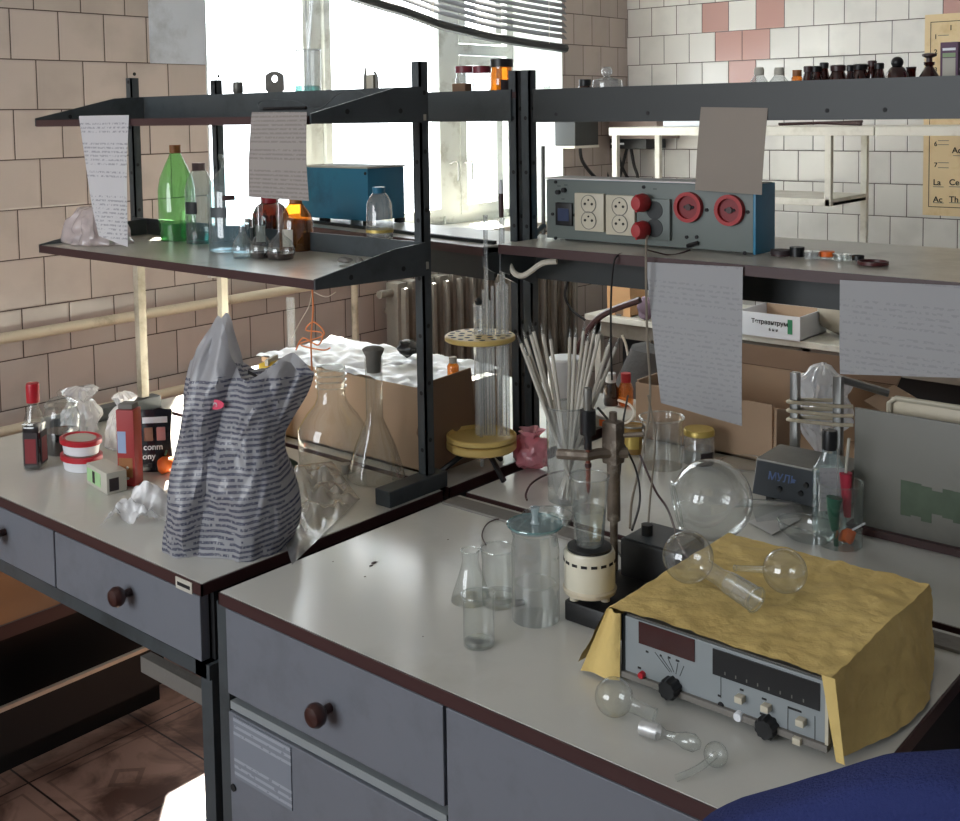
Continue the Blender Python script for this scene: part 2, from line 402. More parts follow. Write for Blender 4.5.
c = t.mix(t.math('MULTIPLY', t.math('MAXIMUM', rg2, sq), .4), c, (*lin((60, 36, 30)), 1)); c = t.mix(gr, c, (*lin((36, 26, 24)), 1))
t.l.new(c, bs_.inputs['Base Color']); bs_.inputs['Roughness'].default_value = .32
struct('floor', box(B(), WW-.2, WE+.2, WS-.2, WN+.45, -.1, 0), fm)
# bare plaster patch left of the window above the tiles and reveal lining
struct('trim_1', box(B(), 2.12, wx0+.001, WN-.004, WN+.001, 1.835, H-.01), 'plaster')
b = B(); box(b, wx1-.004, wx1, WN-.004, WN+.3, wz0, wz1); box(b, wx0, wx0+.004, WN-.004, WN+.3, wz0, wz1); box(b, wx0, wx1, WN, WN+.3, wz1-.004, wz1)
struct('trim_2', b, 'reveal')
struct('trim_3', box(B(), wx0-.02, wx1+.02, WN-.02, WN+.34, wz0-.035, wz0+.005, .004), 'white')
# window
yf0, yf1 = WN+.3, WN+.36
b = B(); box(b, wx0, wx0+.05, yf0, yf1, wz0, wz1); box(b, wx1-.05, wx1, yf0, yf1, wz0, wz1); box(b, wx0, wx1, yf0, yf1, wz0, wz0+.045); box(b, wx0, wx1, yf0, yf1, wz1-.05, wz1); box(b, 3.875, 3.985, yf0-.01, yf1+.01, wz0, wz1)
win = struct('window_1', b, 'winframe')
def sash(x0, x1, z0, z1, w=.045):
    b = B(); y0, y1 = yf0-.015, yf0+.03
    box(b, x0, x0+w, y0, y1, z0, z1); box(b, x1-w, x1, y0, y1, z0, z1); box(b, x0+w, x1-w, y0, y1, z0, z0+w); box(b, x0+w, x1-w, y0, y1, z1-w, z1)
    s = mk('sash', b, 'winframe', win, smooth=False)
    mk('pane', box(B(), x0+w-.005, x1-w+.005, yf0+.006, yf0+.009, z0+w-.005, z1-w+.005), 'pane', s, smooth=False)
    return s
sash(3.985, 4.30, wz0+.045, 1.93); sash(3.985, 4.30, 1.99, 2.8)
sash(3.14, 3.875, wz0+.045, wz1-.05, .035); sash(2.39, 3.06, wz0+.045, wz1-.05, .035)
mk('mullion', box(B(), 3.065, 3.135, yf0, yf1, wz0+.045, wz1-.05), 'winframe', win, smooth=False)
mk('transom', box(B(), 3.98, 4.36, yf0, yf1, 1.935, 1.985), 'winframe', win, smooth=False)
for xh in (3.9, 4.0):
    hb = B(); tube(hb, [(xh, yf0-.02, 1.42), (xh+.02, yf0-.05, 1.43), (xh+.025, yf0-.05, 1.36), (xh+.02, yf0-.05, 1.34)], .005, smooth=True); mk('handle', hb, 'steel', win)
# two more windows of the room, beyond the frame
b = B(); box(b, WW-.12, WW-.06, .6, .66, 1.1, 2.8); box(b, WW-.12, WW-.06, 1.72, 1.78, 1.1, 2.8); box(b, WW-.12, WW-.06, 2.84, 2.9, 1.1, 2.8); box(b, WW-.12, WW-.06, 0.66, 2.84, 1.1, 1.15); box(b, WW-.12, WW-.06, .66, 2.84, 2.75, 2.8)
struct('window_2', b, 'winframe')
# blind
bl = thing('venetian_blind', 'grey slatted window blind with a sagging dark bottom rail', 'blind', (3.5, WN-.03, 2.0))
def zb(x):
    xs = [2.45, 2.7, 2.9, 3.1, 3.3, 3.5, 3.8, 4.1, 4.43]; zs = [2.42, 2.24, 2.135, 2.098, 2.07, 2.03, 1.995, 1.975, 1.96]
    return float(np.interp(x, xs, zs))
rb = B(); tube(rb, [(x-3.5, 0, zb(x)-2.0) for x in np.linspace(2.5, 4.40, 18)], .021, 8, smooth=True); mk('bottom_rail', rb, 'apron', bl)
M['slat'] = mat('slat_paint', (128, 128, 130), .4)
for k in range(1, 30):
    def sl(u, v, k=k):
        x = 2.5+1.9*u; z0 = zb(x)-2.0+.012; z = z0+k*(.86-z0)/30
        return Vector((x-3.5, -.010+.021*v, z+.025*v+.002*math.sin(PI*v)))
    mk('slat', solidify(grid(B(), 24, 3, sl), .0006), 'slat', bl)
for xx in (3.45, 4.25):
    mk('cord', tube(B(), [(xx-3.5, -.016, zb(xx)-2.0), (xx-3.5, -.016, .86)], .0015, 5), 'wcable', bl)
mk('head_rail', box(B(), -1.05, .91, -.02, .02, .86, .89), 'slat', bl)
# radiator and pipes
rd = thing('radiator', 'grey cast iron radiator with upright ribs under the window', 'radiator', (3.11, WN-.1, .35))
sec0 = None
for i in range(15):
    x = i*.082
    b = B(); box(b, x+.008, x+.066, -.035, .035, .03, .64, .012); box(b, x+.026, x+.048, -.06, .045, .06, .62, .008)
    mk('radiator_section', b, 'rad', rd)
b = B(); tube(b, [(-.06, 0, .07), (1.27, 0, .07)], .016, 10); tube(b, [(-.06, 0, .6), (1.27, 0, .6)], .016, 10); mk('header_pipe', b, 'rad', rd)
for xx in (.06, 1.1):
    mk('support_leg', box(B(), xx, xx+.025, -.02, .02, -.35, .07), 'rad', rd); mk('wall_bracket', box(B(), xx, xx+.02, 0, .095, .5, .52), 'rad', rd)
pa, pb = G(-30, 349, Y=WN-.05), G(268, 294, Y=WN-.05)
b = B(); tube(b, [(pa.x-.6, WN-.05, 1.012), (2.98, WN-.05, 1.02)], .017, 12); tube(b, [(2.966, WN-.05, .02), (2.966, WN-.05, 1.09)], .014, 12)
solo('heating_pipe', b, 'pipe', 'cream heating pipe running along the left tiled wall', 'pipe')
b = B(); tube(b, [(.6, WN-.06, .735), (2.7, WN-.06, .75)], .015, 12); solo('heating_pipe', b, 'pipe', 'lower cream pipe close to bench height on the tiled wall', 'pipe')
# ------------------------------------------------------------------ benches
YL0, YL1, YR0, YR1 = 1.49, 2.575, .455, 1.447
X0, X1, X2 = 1.04, 1.62, 2.46
def worktop(par, x0, x1, y0, y1, z=BT, th=.019):
    mk('worktop', box(B(), x0+.003, x1-.003, y0+.003, y1-.003, z-th, z), 'top', par, smooth=False)
    b = B(); e = .003
    box(b, x0, x0+e, y0, y1, z-th-.001, z-.001); box(b, x1-e, x1, y0, y1, z-th-.001, z-.001); box(b, x0, x1, y0, y0+e, z-th-.001, z-.001); box(b, x0, x1, y1-e, y1, z-th-.001, z-.001)
    mk('edging', b, 'edge', par, smooth=False)
def knob(par, y, z, x=X0+.008):
    b = B(); lathe(b, [(.007, 0), (.007, .012), (.012, .016), (.017, .022), (.018, .03), (.014, .037), (.006, .04), (0, .0405)], 20)
    xform(b, Matrix.Rotation(-PI/2, 4, 'Y')); mk('knob', b, 'knob', par, (x, y, z))
def front(name, par, y0, y1, z0, z1, x=X0+.008, kn=None):
    o = mk(name, box(B(), x, x+.018, y0, y1, z0, z1, .0015), 'front', par, smooth=False)
    if kn: knob(o, *kn, x=x)
    return o
# left front bench
lb = thing('laboratory_bench', 'left lab bench with grey drawers under the printed carrier bag', 'bench')
worktop(lb, X0, X1, YL0, YL1)
b = B(); box(b, X0+.03, X1-.02, YL0+.01, YL1-.01, .76, .874); mk('drawer_carcass', b, 'dark', lb, smooth=False)
front('drawer', lb, YL0+.018, 1.968, .762, .872, kn=(1.712, .825)); front('drawer', lb, 1.974, 2.42, .762, .872, kn=(2.165, .825)); front('drawer', lb, 2.426, YL1-.01, .762, .872)
b = B(); box(b, X0+.01, X0+.045, YL0, YL1, .735, .76); box(b, X1-.05, X1-.01, YL0, YL1, .735, .76)
for y in (YL0+.008, YL1-.04): box(b, X0+.01, X1-.01, y, y+.03, .735, .76)
mk('frame_rail', b, 'frame', lb, smooth=False)
for y in (YL0+.008, YL1-.04):
    for x in (X0+.02, X1-.05)[:1 if y > 2 else 2]: mk('leg', box(B(), x, x+.03, y, y+.03, 0, .736), 'frame', lb, smooth=False)
mk('lower_rail', box(B(), 1.285, 1.31, YL0+.02, 2.07, .47, .505), 'stone', lb, smooth=False)
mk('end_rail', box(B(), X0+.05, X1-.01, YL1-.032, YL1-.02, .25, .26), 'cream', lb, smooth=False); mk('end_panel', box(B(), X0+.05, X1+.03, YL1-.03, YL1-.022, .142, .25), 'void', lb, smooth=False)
tagp = mk('name_tag', box(B(), X0-.0015, X0, 1.515, 1.56, .877, .896), 'label', lb, smooth=False)
mk('print_line', box(B(), X0-.002, X0-.0015, 1.52, 1.555, .883, .889), 'ink', tagp, smooth=False)
# right front bench
rbn = thing('laboratory_bench', 'right lab bench in front with drawer, cupboard door and glassware on top', 'bench')
worktop(rbn, X0, X1, YR0, YR1)
b = B(); box(b, X0+.03, X1-.02, YR0+.02, YR1-.02, .1, .874); mk('carcass', b, 'dark', rbn, smooth=False)
front('drawer', rbn, .972, YR1-.008, .733, .872, kn=(1.195, .793))
dr = front('cupboard_door', rbn, .972, YR1-.008, .12, .703)
b = B(); box(b, X0+.012, X0+.03, .972, YR1-.008, .706, .719); mk('frame_rail', b, 'instr', rbn, smooth=False)
nt = mk('note', box(B(), X0+.006, X0+.0075, 1.285, 1.425, .60, .70), 'note', dr, smooth=False)
mk('keyhole', lathe(B(), [(0, 0), (.006, 0), (.006, .002), (0, .002)], 12), 'dark', dr, (X0+.007, 1.43, .58), (0, -PI/2, 0))
front('side_panel', rbn, .475, .966, .12, .872)
for y in (YR1-.006, YR0):
    for x in (X0+.012, X1-.04): mk('leg', box(B(), x, x+.022, y, y+.026 if y > 1 else y+.018, 0, .876), 'frame', rbn, smooth=False)
mk('rear_rail', box(B(), 1.558, 1.6, YR0+.02, YR1-.01, BT-.001, BT+.005, .001), 'stone', rbn, smooth=False)
b = B(); prism(b, [(0, 0), (0, .03), (.02, .03)], 0, .001); b.free()
# rear benches
for nm, y0, y1, lab in (('laboratory_bench', YL0, YL1, 'back-to-back lab bench behind the left rack under the sunlit cardboard box'), ('laboratory_bench', .1, YR1, 'rear lab bench on the right holding the round flask and cardboard box')):
    e = thing(nm, lab, 'bench'); worktop(e, X1+.018, X2, y0, y1)
    mk('drawer_carcass', box(B(), X1+.05, X2-.03, y0+.02, y1-.02, .74, .874), 'frame', e, smooth=False)
    for y in (y0+.01, y1-.04):
        for x in (X1+.04, X2-.06)[1 if y > 2 else 0:]: mk('leg', box(B(), x, x+.03, y, y+.03, 0, .74), 'frame', e, smooth=False)
# low wooden bench under the left bench
wb = thing('low_wooden_bench', 'low orange-brown wooden bench behind the left lab bench legs', 'bench', (1.1, 2.6, 0))
mk('bench_board', box(B(), -.72, .46, -.15, .30, .48, .505, .004), 'woodtop', wb); mk('edge_board', box(B(), -.72, .46, -.158, -.151, .472, .505), 'edge', wb)
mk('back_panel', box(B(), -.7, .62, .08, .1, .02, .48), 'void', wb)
mk('leg', box(B(), -.66, -.62, -.1, -.06, 0, .48), 'dark', wb); mk('leg', box(B(), -.66, -.62, .2, .24, 0, .48), 'dark', wb)
# ------------------------------------------------------------------ racks
PW = .0225
def post(par, x, y, z1=1.755, z0=BT+.001, m='frame', low=None):
    if low: mk('post', box(B(), x-PW/2, x+PW/2, y-PW/2, y+PW/2, BT+.034, low, .003), 'cream', par, label='cream lower half of a post'); z0 = low  # post is cream up to low, main material above it
    b = B(); w = PW
    box(b, x-w/2, x+w/2, y-w/2, y-w/2+.004, z0, z1); box(b, x-w/2, x-w/2+.004, y-w/2, y+w/2, z0, z1)
    box(b, x-w/2+.004, x+w/2-.002, y+w/2-.006, y+w/2-.002, z0, z1)
    p = mk('post', b, m, par, smooth=False)
    for z in np.arange(z0+.05, z1, .115):
        hb = B(); tube(hb, [(x-w/2-.0006, y, z), (x-w/2+.001, y, z)], .0045, 8); tube(hb, [(x, y-w/2-.0006, z+.02), (x, y-w/2+.001, z+.02)], .0045, 8); mk('hole', hb, 'dark', p)
    return p
def board(par, name, x0, x1, y0, y1, z, th=.014, m='shelftop'):
    o = mk(name, box(B(), x0+.003, x1, y0, y1, z-th, z), m, par, smooth=False)
    mk('edging', box(B(), x0, x0+.003, y0-.001, y1+.001, z-th-.003, z), 'edge', o, smooth=False)
    return o
def bracket(par, xa, xb, y, za0, za1, zb0, zb1):
    b = B(); prism(b, [(xa, za0), (xb, zb0), (xb, zb1), (xa+.72*(xb-xa), zb1-.004), (xa, za1)], y, y+.004, 1); mk('bracket', b, 'frame', par, smooth=False)
    q = par.children[-1]; hb = B()
    for fx in (.3, .78): tube(hb, [(xa+fx*(xb-xa), y-.001, (zb0+zb1)/2-.012), (xa+fx*(xb-xa), y, (zb0+zb1)/2-.012)], .005, 8)
    mk('bolt', hb, 'dark', q)
r1 = thing('shelving_rack', 'left steel rack with bottles on its lower shelf, over the left bench', 'rack')
post(r1, 1.6, 2.52, low=1.35); post(r1, 1.6, 1.516, z0=BT+.034); post(r1, 1.88, 2.55, low=1.35); post(r1, 1.88, G(516, 100, X=1.88).y, z1=1.742)
board(r1, 'shelf', 1.3, 1.6, 1.5, 2.455, 1.362); board(r1, 'shelf', 1.3, 1.6, 1.5, 2.447, 1.652, .012)
for y in (1.494, 2.455): bracket(r1, 1.3, 1.585, y, 1.345, 1.364, 1.337, 1.402)
for y in (1.494, 2.449): bracket(r1, 1.3, 1.585, y, 1.638, 1.656, 1.636, 1.706)
mk('back_panel', box(B(), 1.587, 1.592, 1.5, 2.52, 1.640, 1.706), 'frame', r1, smooth=False)
mk('back_panel', box(B(), 1.587, 1.592, 1.5, 2.52, 1.345, 1.402), 'frame', r1, smooth=False)
mk('back_panel', box(B(), 1.863, 1.868, 1.5, 2.55, 1.635, 1.702), 'frame', r1, smooth=False)
board(r1, 'shelf', 1.868, 2.2, 1.49, 2.55, 1.697, .01, 'frame')
o = mk('shelf', prism(B(), [(1.755, 1.49), (2.02, 1.49), (2.09, 2.46), (1.90, 2.46)], 1.362, 1.376, 2), 'white', r1, smooth=False)
mk('edging', prism(B(), [(1.751, 1.489), (1.755, 1.489), (1.90, 2.461), (1.896, 2.461)], 1.358, 1.376, 2), 'edge', o, smooth=False)
mk('shelf_strip', prism(B(), [(1.80, 1.50), (1.81, 1.50), (1.95, 2.44), (1.94, 2.44)], 1.3765, 1.384, 2), 'apron', o, smooth=False)
mk('apron', prism(B(), [(1.80, 1.5), (1.805, 1.5), (1.93, 2.5), (1.925, 2.5)], 1.30, 1.362, 2), 'apron', r1, smooth=False)
bracket(r1, 1.755, 1.88, 1.49, 1.335, 1.376, 1.28, 1.37)
for y in (1.516, 2.52):
    b = B(); box(b, 1.33 if y > 2 else 1.475, 1.64, y-.02, y+.02, BT+.001, BT+.033, .002); mk('foot', b, 'frame', r1, smooth=False)
r2 = thing('shelving_rack', 'right steel rack carrying the socket panel, over the rear bench', 'rack')
post(r2, 1.88, G(528.6, 100, X=1.88).y, z1=1.742); post(r2, 1.88, .34)
mk('back_panel', box(B(), 1.863, 1.868, .34, 1.44, 1.632, 1.701), 'apron', r2, smooth=False)
board(r2, 'shelf', 1.868, 2.25, .33, 1.43, 1.69, .01, 'apron')
board(r2, 'shelf', 1.752, 2.18, .33, 1.447, 1.385, .016)
mk('apron', box(B(), 1.868, 1.873, .34, 1.44, 1.302, 1.372), 'apron', r2, smooth=False)
bracket(r2, 1.755, 1.865, 1.444, 1.33, 1.372, 1.29, 1.372)
hb = B()
for yy in (1.38, 1.16, .95, .8, .7): tube(hb, [(1.8622, yy, 1.648), (1.8632, yy, 1.648)], .004, 8)
mk('bolt', hb, 'dark', r2)
b = B(); tube(b, [(1.79, 1.455, 1.352), (1.79, 1.44, 1.325), (1.80, 1.42, 1.318), (1.81, 1.38, 1.345), (1.82, 1.35, 1.35)], .006, 8, smooth=True)
solo('cable_loop', b, 'wcable', 'short beige strap looped under the right rack shelf corner', 'cable')
# ------------------------------------------------------------------ glassware helpers
def vessel(name, label, cat, p, body, m='clear', liquid=None, lm='water', rim=None, closed=True, group=None, sx=1, sy=1, rotz=0, seg=36, bodyname='body'):
    """body: list of (half width px, row px) from base to mouth as the photo shows it"""
    e = thing(name, label, cat, p, rotz, group)
    pr = prof(p, body); pr = [(r, max(z, .0005)) for r, z in pr]
    pr = [(0, pr[0][1])] + pr if closed else pr
    mk(bodyname, lathe(B(), pr, seg, sx=sx, sy=sy), m, e)
    if rim:
        r, z = pr[-1]; mk('rim', tor(r, rim, z), m if rim < .004 else m, e)
    if liquid is not None:
        zl = ZT(p, liquid)-p[2]; q = [(max(0, r-.0015), z+.001) for r, z in pr if z < zl]
        rl = float(np.interp(zl, [a[1] for a in pr], [a[0] for a in pr]))
        q += [(rl-.0015, zl), (0, zl)]; mk('liquid', lathe(B(), q, seg, sx=sx, sy=sy), lm, e)
    return e
def tor(R, r, z=0, seg=36, sx=1, sy=1):
    b = B(); V = []
    for i in range(seg):
        a = 2*PI*i/seg; V.append([b.verts.new(((R+r*math.cos(q))*math.cos(a)*sx, (R+r*math.cos(q))*math.sin(a)*sy, z+r*math.sin(q))) for q in [2*PI*k/8 for k in range(8)]])
    for i in range(seg):
        for k in range(8): b.faces.new([V[i][k], V[(i+1) % seg][k], V[(i+1) % seg][(k+1) % 8], V[i][(k+1) % 8]])
    return b
def cap(e, p, lst, m, name='cap', sx=1, sy=1):
    pr = prof(p, lst); mk(name, lathe(B(), [(0, pr[0][1])]+pr+[(0, pr[-1][1])], 28, sx=sx, sy=sy), m, e)
def band(e, p, hw, y0, y1, m, a0=-.9, a1=.9, name='label_strip', grow=1.02, sx=1, sy=1):
    """label wrapped round the side that faces the camera"""
    pr = prof(p, [(hw, y0), (hw, y1)]); r = pr[0][0]*grow; z0, z1 = pr[0][1], pr[1][1]
    base = math.atan2(-p[1], -p[0])-e.rotation_euler[2]
    mk(name, solidify(grid(B(), 10, 1, lambda u, v: Vector((r*sx*math.cos(base+a0+(a1-a0)*u), r*sy*math.sin(base+a0+(a1-a0)*u), z0+(z1-z0)*v))), .0004), m, e)
def knotbag(p, lst, m, seed, amp=.2, sx=1, sy=1, n=72, k=4):
    pr = prof(p, lst); pts = []
    zs = [z for r, z in pr]; rs = [r for r, z in pr]; N = 40
    for i in range(N+1):
        z = zs[0]+(zs[-1]-zs[0])*i/N; pts.append((max(.002, float(np.interp(z, zs, rs))), max(z, .001)))
    H_ = zs[-1]
    def fn(a, z):
        v = Vector((math.cos(a)*1.5, math.sin(a)*1.5, z*14))
        f1 = noise.noise(v*k*.5+Vector((seed, 0, 0))); f2 = abs(noise.noise(Vector((math.cos(a)*k, math.sin(a)*k, z*10+seed))))
        return 1+amp*(1.2*f1-1.1*f2)
    b = B(); lathe(b, [(0, .0008)]+pts+[(pts[-1][0]*.3, pts[-1][1]+.004)], n, sx=sx, sy=sy, fn=fn)
    crumple(b, .006, 26, seed, .004); return b
# ------------------------------------------------------------------ left bench, food and bags
p = G(36, 468, BT); e = thing('sauce_bottle', 'square dark sauce bottle with red cap and red label', 'bottle', p, .7)
k = 1/PPM(p)
zz = lambda y: ZT(p, y)-p.z
mk('body', box(B(), -11*k, 11*k, -9*k, 9*k, .0005, zz(420), .008), 'clear', e)
mk('sauce', box(B(), -10*k, 10*k, -8*k, 8*k, .003, zz(424), .006), 'sauce', e)
mk('shoulder', lathe(B(), [(10*k, zz(420)), (8*k, zz(414)), (5.2*k, zz(406)), (5*k, zz(400))], 24), 'clear', e)
mk('cap', lathe(B(), [(6.5*k, zz(402)), (6.6*k, zz(386)), (6*k, zz(383)), (0, zz(383))], 24), 'red', e)
lbm = mk('label_strip', box(B(), -11.3*k, -11*k, -7*k, 7*k, zz(462), zz(430)), 'dlabel', e, label='dark label with a red panel')
mk('label_panel', box(B(), -11.6*k, -11.3*k, -5.5*k, 5.5*k, zz(460), zz(436)), 'dred', lbm)
lb2 = mk('label_strip', box(B(), -8*k, 8*k, -9.3*k, -9*k, zz(462), zz(430)), 'dlabel', e)
mk('label_panel', box(B(), -6*k, 6*k, -9.6*k, -9.3*k, zz(460), zz(436)), 'dred', lb2)
p = G(63, 452, BT)
e = vessel('glass_jar', 'glass storage jar with glass lid behind the sauce bottle, dark red inside', 'jar', p, [(16, 455), (17, 450), (17, 415), (15, 408), (13, 405)], 'thick', 430, 'sauce')
cap(e, p, [(16, 406), (16.5, 403), (10, 398), (3, 396), (4, 392), (0.5, 389)], 'clear', 'lid')
p = G(82, 468, BT)
def tub(y0, y1, lab, z=None):
    hh_ = .034
    q = Vector((p.x, p.y, p.z if z is None else z)); e = thing('food_container', lab, 'container', q, 0)
    k = 1/PPM(q); h = hh_
    mk('tub', lathe(B(), [(0, .001), (19*k, .001), (21*k, h*.72), (19*k, h*.72)], 40, sx=.8, sy=1.08), 'wp', e)
    b = B(); lathe(b, [(21*k, h*.66), (23*k, h*.66), (23*k, h*.95), (20*k, h), (19*k, h*.9), (0, h*.9)], 40, sx=.8, sy=1.08); mk('lid', b, 'red', e, label='red snap-on rim lid'); 
    mk('lid_window', lathe(B(), [(0, h*.93), (17*k, h*.93)], 30, sx=.8, sy=1.05), 'label', e)
    return q.z+h
zt = tub(468, 449, 'lower of the two white oval tubs with red lids')
tub(468, 449, 'upper of the two white oval tubs with red lids', zt+.0015)
p = G(84, 440, BT); b = knotbag(p+Vector((0, 0, .02)), [(10, 440), (19, 425), (21, 412), (14, 402), (9, 398), (18, 390), (14, 386)], 'milk', 3, .32)
q = G(80, 418, Y=2.33); 
solo('plastic_bag', b, 'milk', 'clear knotted plastic bag resting high behind the red-lidded tubs', 'bag', (p.x+.03, p.y+.06, BT+.001))
p = G(118, 452, BT); b = knotbag(p, [(12, 455), (20, 448), (21, 432), (16, 420), (6, 411), (12, 402), (8, 398)], 'wbag', 8, .28)
solo('plastic_bag', b, 'milk', 'white tied plastic bag between the tubs and the red carton', 'bag', (p.x+.03, p.y+.02, BT+.001))
# green-white small carton
p = G(107, 487, BT); e = thing('small_carton', 'small white and green carton lying in front of the tubs', 'carton', p, math.radians(-98))
mk('box', box(B(), -.05, .05, -.021, .021, .001, .044, .001), 'label', e)
mk('green_print', box(B(), -.048, .02, -.0215, -.021, .008, .036), mat('carton_green', (164, 204, 150), .5), e)
mk('dark_print', box(B(), .0502, .0506, -.016, .004, .006, .032), 'dlabel', e); mk('dark_print', box(B(), -.02, -.008, -.0218, -.0215, .01, .034), 'dlabel', e)
# red carton
p = G(131, 484, BT); e = thing('drink_carton', 'tall slim brick-red carton with grey top standing beside the big bag', 'carton', p, math.radians(32))
hh = ZT(p, 408)-BT; mk('box', box(B(), -.018, .018, -.019, .019, .001, hh, .002), mat('brick_red_card', (158, 44, 44), .5), e)
mk('top_flap', box(B(), -.015, .015, -.016, .016, hh, hh+.012, .004), 'stone', e); mk('blue_print', box(B(), -.0186, -.018, -.001, .017, .07, .115), mat('pale_blue_print', (150, 168, 200), .5), e)
mk('orange_print', box(B(), -.0186, -.018, -.014, .016, .02, .06), 'woodtop', e)
b = B(); ball(b, (-.0185, -.003, .018), .003, 2); ball(b, (-.0185, -.003, .04), .003, 2); mk('print_dots', b, 'label', e)
# black pouch
p = G(157, 470, BT); e = thing('foil_pouch', 'black foil pouch with white lettering next to the red carton', 'pouch', p, math.radians(48))
hp = ZT(p, 410)-BT
def pouch(u, v):
    a = 2*PI*u; w = .034*(1+.06*math.cos(v*6)); d = .016*(1-v**2*.95)+.0006
    return Vector((d*math.cos(a)*-1, w*math.sin(a) if abs(math.sin(a)) < .9 else w*math.copysign(.98, math.sin(a)), .001+hp*v))
M['bfoil'] = mat('black_foil', (26, 26, 34), .25, bump=.3, bs=30)
mk('pouch_body', grid(B(), 32, 12, pouch), 'bfoil', e)
b = B(); box(b, -.0075, -.0068, -.026, .026, hp*.80, hp*.9); mk('white_stripe', b, 'wp', e)
mk('picture', box(B(), -.0135, -.0128, -.022, -.004, hp*.52, hp*.74, .002), mat('sausage_pink', (200, 140, 140), .5), e); mk('picture', box(B(), -.0135, -.0128, .004, .022, hp*.52, hp*.74, .002), mat('pasta_brown', (150, 110, 90), .5), e)
text('lettering', 'conm', .018, (-.0165, .024, hp*.38), 'wp', e); text('lettering', 'ony', .018, (-.0175, .026, hp*.23), 'wp', e)
p = G(166, 474, BT); e = thing('orange_pepper', 'bright orange pepper piece in front of the black pouch', 'food', p)
b = B(); ball(b, (0, 0, .019), .019, 3, (1, 1, .95)); crumple(b, .005, 50, 3); mk('flesh', b, 'orange', e); mk('stem', tube(B(), [(0, 0, .04), (.004, 0, .05)], .002), 'green', e)
# crumpled white plastic at the bag's left foot
p = G(141, 520, BT)
def crum(u, v):
    x = (u-.5)*.13; y = (v-.5)*.075; n = abs(noise.noise(Vector((u*2.2, v*2.2, 1))))+.25*abs(noise.noise(Vector((u*6, v*6, 4))))
    return Vector((x, y, .004+.10*n*(1-(2*u-1)**4)))
solo('plastic_scrap', crumple(grid(B(), 40, 30, crum), .004, 40, 5, .003), 'wbag', 'crumpled white plastic film at the left foot of the carrier bag', 'plastic film', p, (0, 0, math.radians(-50)))
p = G(150, 548, BT)
# ---- the big carrier bag
p = (G(162, 552, BT)+G(288, 560, BT))/2+Vector((.052, .032, 0)); p.z = BT
ang = math.atan2(G(290, 560, BT).y-G(165, 555, BT).y, G(290, 560, BT).x-G(165, 555, BT).x)
bg_ = thing('carrier_bag', 'big full grey carrier bag printed with blue lines of text', 'bag', p, ang)
HB = .30
def bagpt(u, v):
    a = 2*PI*u; ca, sa = math.cos(a), math.sin(a)
    e_ = .6; X_ = math.copysign(abs(ca)**e_, ca); Y_ = math.copysign(abs(sa)**e_, sa)
    top = .288+.122*math.exp(-(abs(X_+.60)/.36)**1.6)+.046*math.exp(-((X_-.60)/.36)**2)
    z = .001+top*v; zr = max(0, z-.2)
    left = -.130+.175*z; right = .098+.003*math.sin(z*20)-.008*math.exp(-((z-.2)/.05)**2)+.36*zr
    if z < .03: left += .006*(1-z/.03); right -= .006*(1-z/.03)
    dp = .075 if z < .1 else .075*(1-(z-.1)/.30*.9)
    dp = max(dp, .009)
    x = (left+right)/2+(right-left)/2*X_; y = dp*Y_
    n = noise.noise(Vector((X_*2, Y_*1.5, z*9)))*.014
    fold = abs(noise.noise(Vector((X_*2.2+z*7, Y_*2, z*6+4))))*.02+abs(noise.noise(Vector((X_*6-z*9, Y_*4, z*13))))*.009
    crease = .016*math.exp(-((X_+.28-.5*z)/.12)**2)
    return Vector((x+n*ca, y+(n+fold-crease)*(sa if abs(sa) > .15 else 0)*1.1, z))
bagm = textmat('printed_bag_film', (184, 184, 188), (54, 58, 92), step=.0094, word=330, dens=.62, trans=.42, band=.5, rough=.25, bump=.5, uax='X', slant=-.05, fine=True)
b = grid(B(), 120, 60, bagpt); bmesh.ops.remove_doubles(b, verts=b.verts, dist=1e-5)
mk('bag_body', b, bagm, bg_)
b = lathe(B(), [(0, .0), (.9, 0)], 40, sx=.122, sy=.075); xform(b, Matrix.Translation((0, 0, .0006))); mk('bag_base', b, bagm, bg_)
pk = mat('pink_print', (232, 80, 110), .4); b = B()
for i, (x, z, r) in enumerate(((-.022, .262, .02), (.02, .285, .012))):
    pass
def logo(u, v):
    a = 2*PI*u; r = .0005+v*.017; return Vector((-.012+r*math.cos(a)*.9, -.054, .262+r*math.sin(a)*.5))
mk('printed_logo', grid(B(), 20, 2, logo), pk, bg_, label='pink printed emblem showing on the bag front')
text('printed_letters', 'е', .014, (-.016, -.055, .258), 'wp', bg_, (PI/2, 0, 0))
mk('printed_bar', solidify(grid(B(), 8, 1, lambda u, v: Vector((.045+.05*u, -.047+.012*u, .315-.035*u*u-.02*u+.006*v))), .0006), 'ink', bg_)
# contents showing at the right side of the bag
p2 = p+Vector((.14*math.cos(ang)+.03, .14*math.sin(ang)+.03, 0))
# transparent film sheet under and right of the bag
q0 = [G(292, 566, BT), G(360, 500, BT), G(332, 462, BT), G(262, 470, BT)]
def film(u, v):
    a = q0[0].lerp(q0[1], u); c_ = q0[3].lerp(q0[2], u); w = a.lerp(c_, v)
    n = abs(noise.noise(Vector((u*3.5, v*3.5, 7))))*.04+abs(noise.noise(Vector((u*9, v*9, 2))))*.012
    return Vector((w.x, w.y, BT+.002+n*min(1, 5*u, 5*v, 5*(1-u), 5*(1-v))+.0))
solo('plastic_sheet', grid(B(), 50, 40, film), 'film', 'clear crumpled plastic sheet lying between the carrier bag and the flasks', 'plastic film')
gb = G(296, 480, BT); b = B(); ball(b, (0, 0, .03), .03, 3, (1.3, .7, .9)); crumple(b, .012, 30, 6, .004)
solo('green_rag', b, mat('dark_green_cloth', (52, 70, 56), .8), 'small dark green rag wedged behind the carrier bag', 'rag', gb+Vector((-.02, .03, 0)))
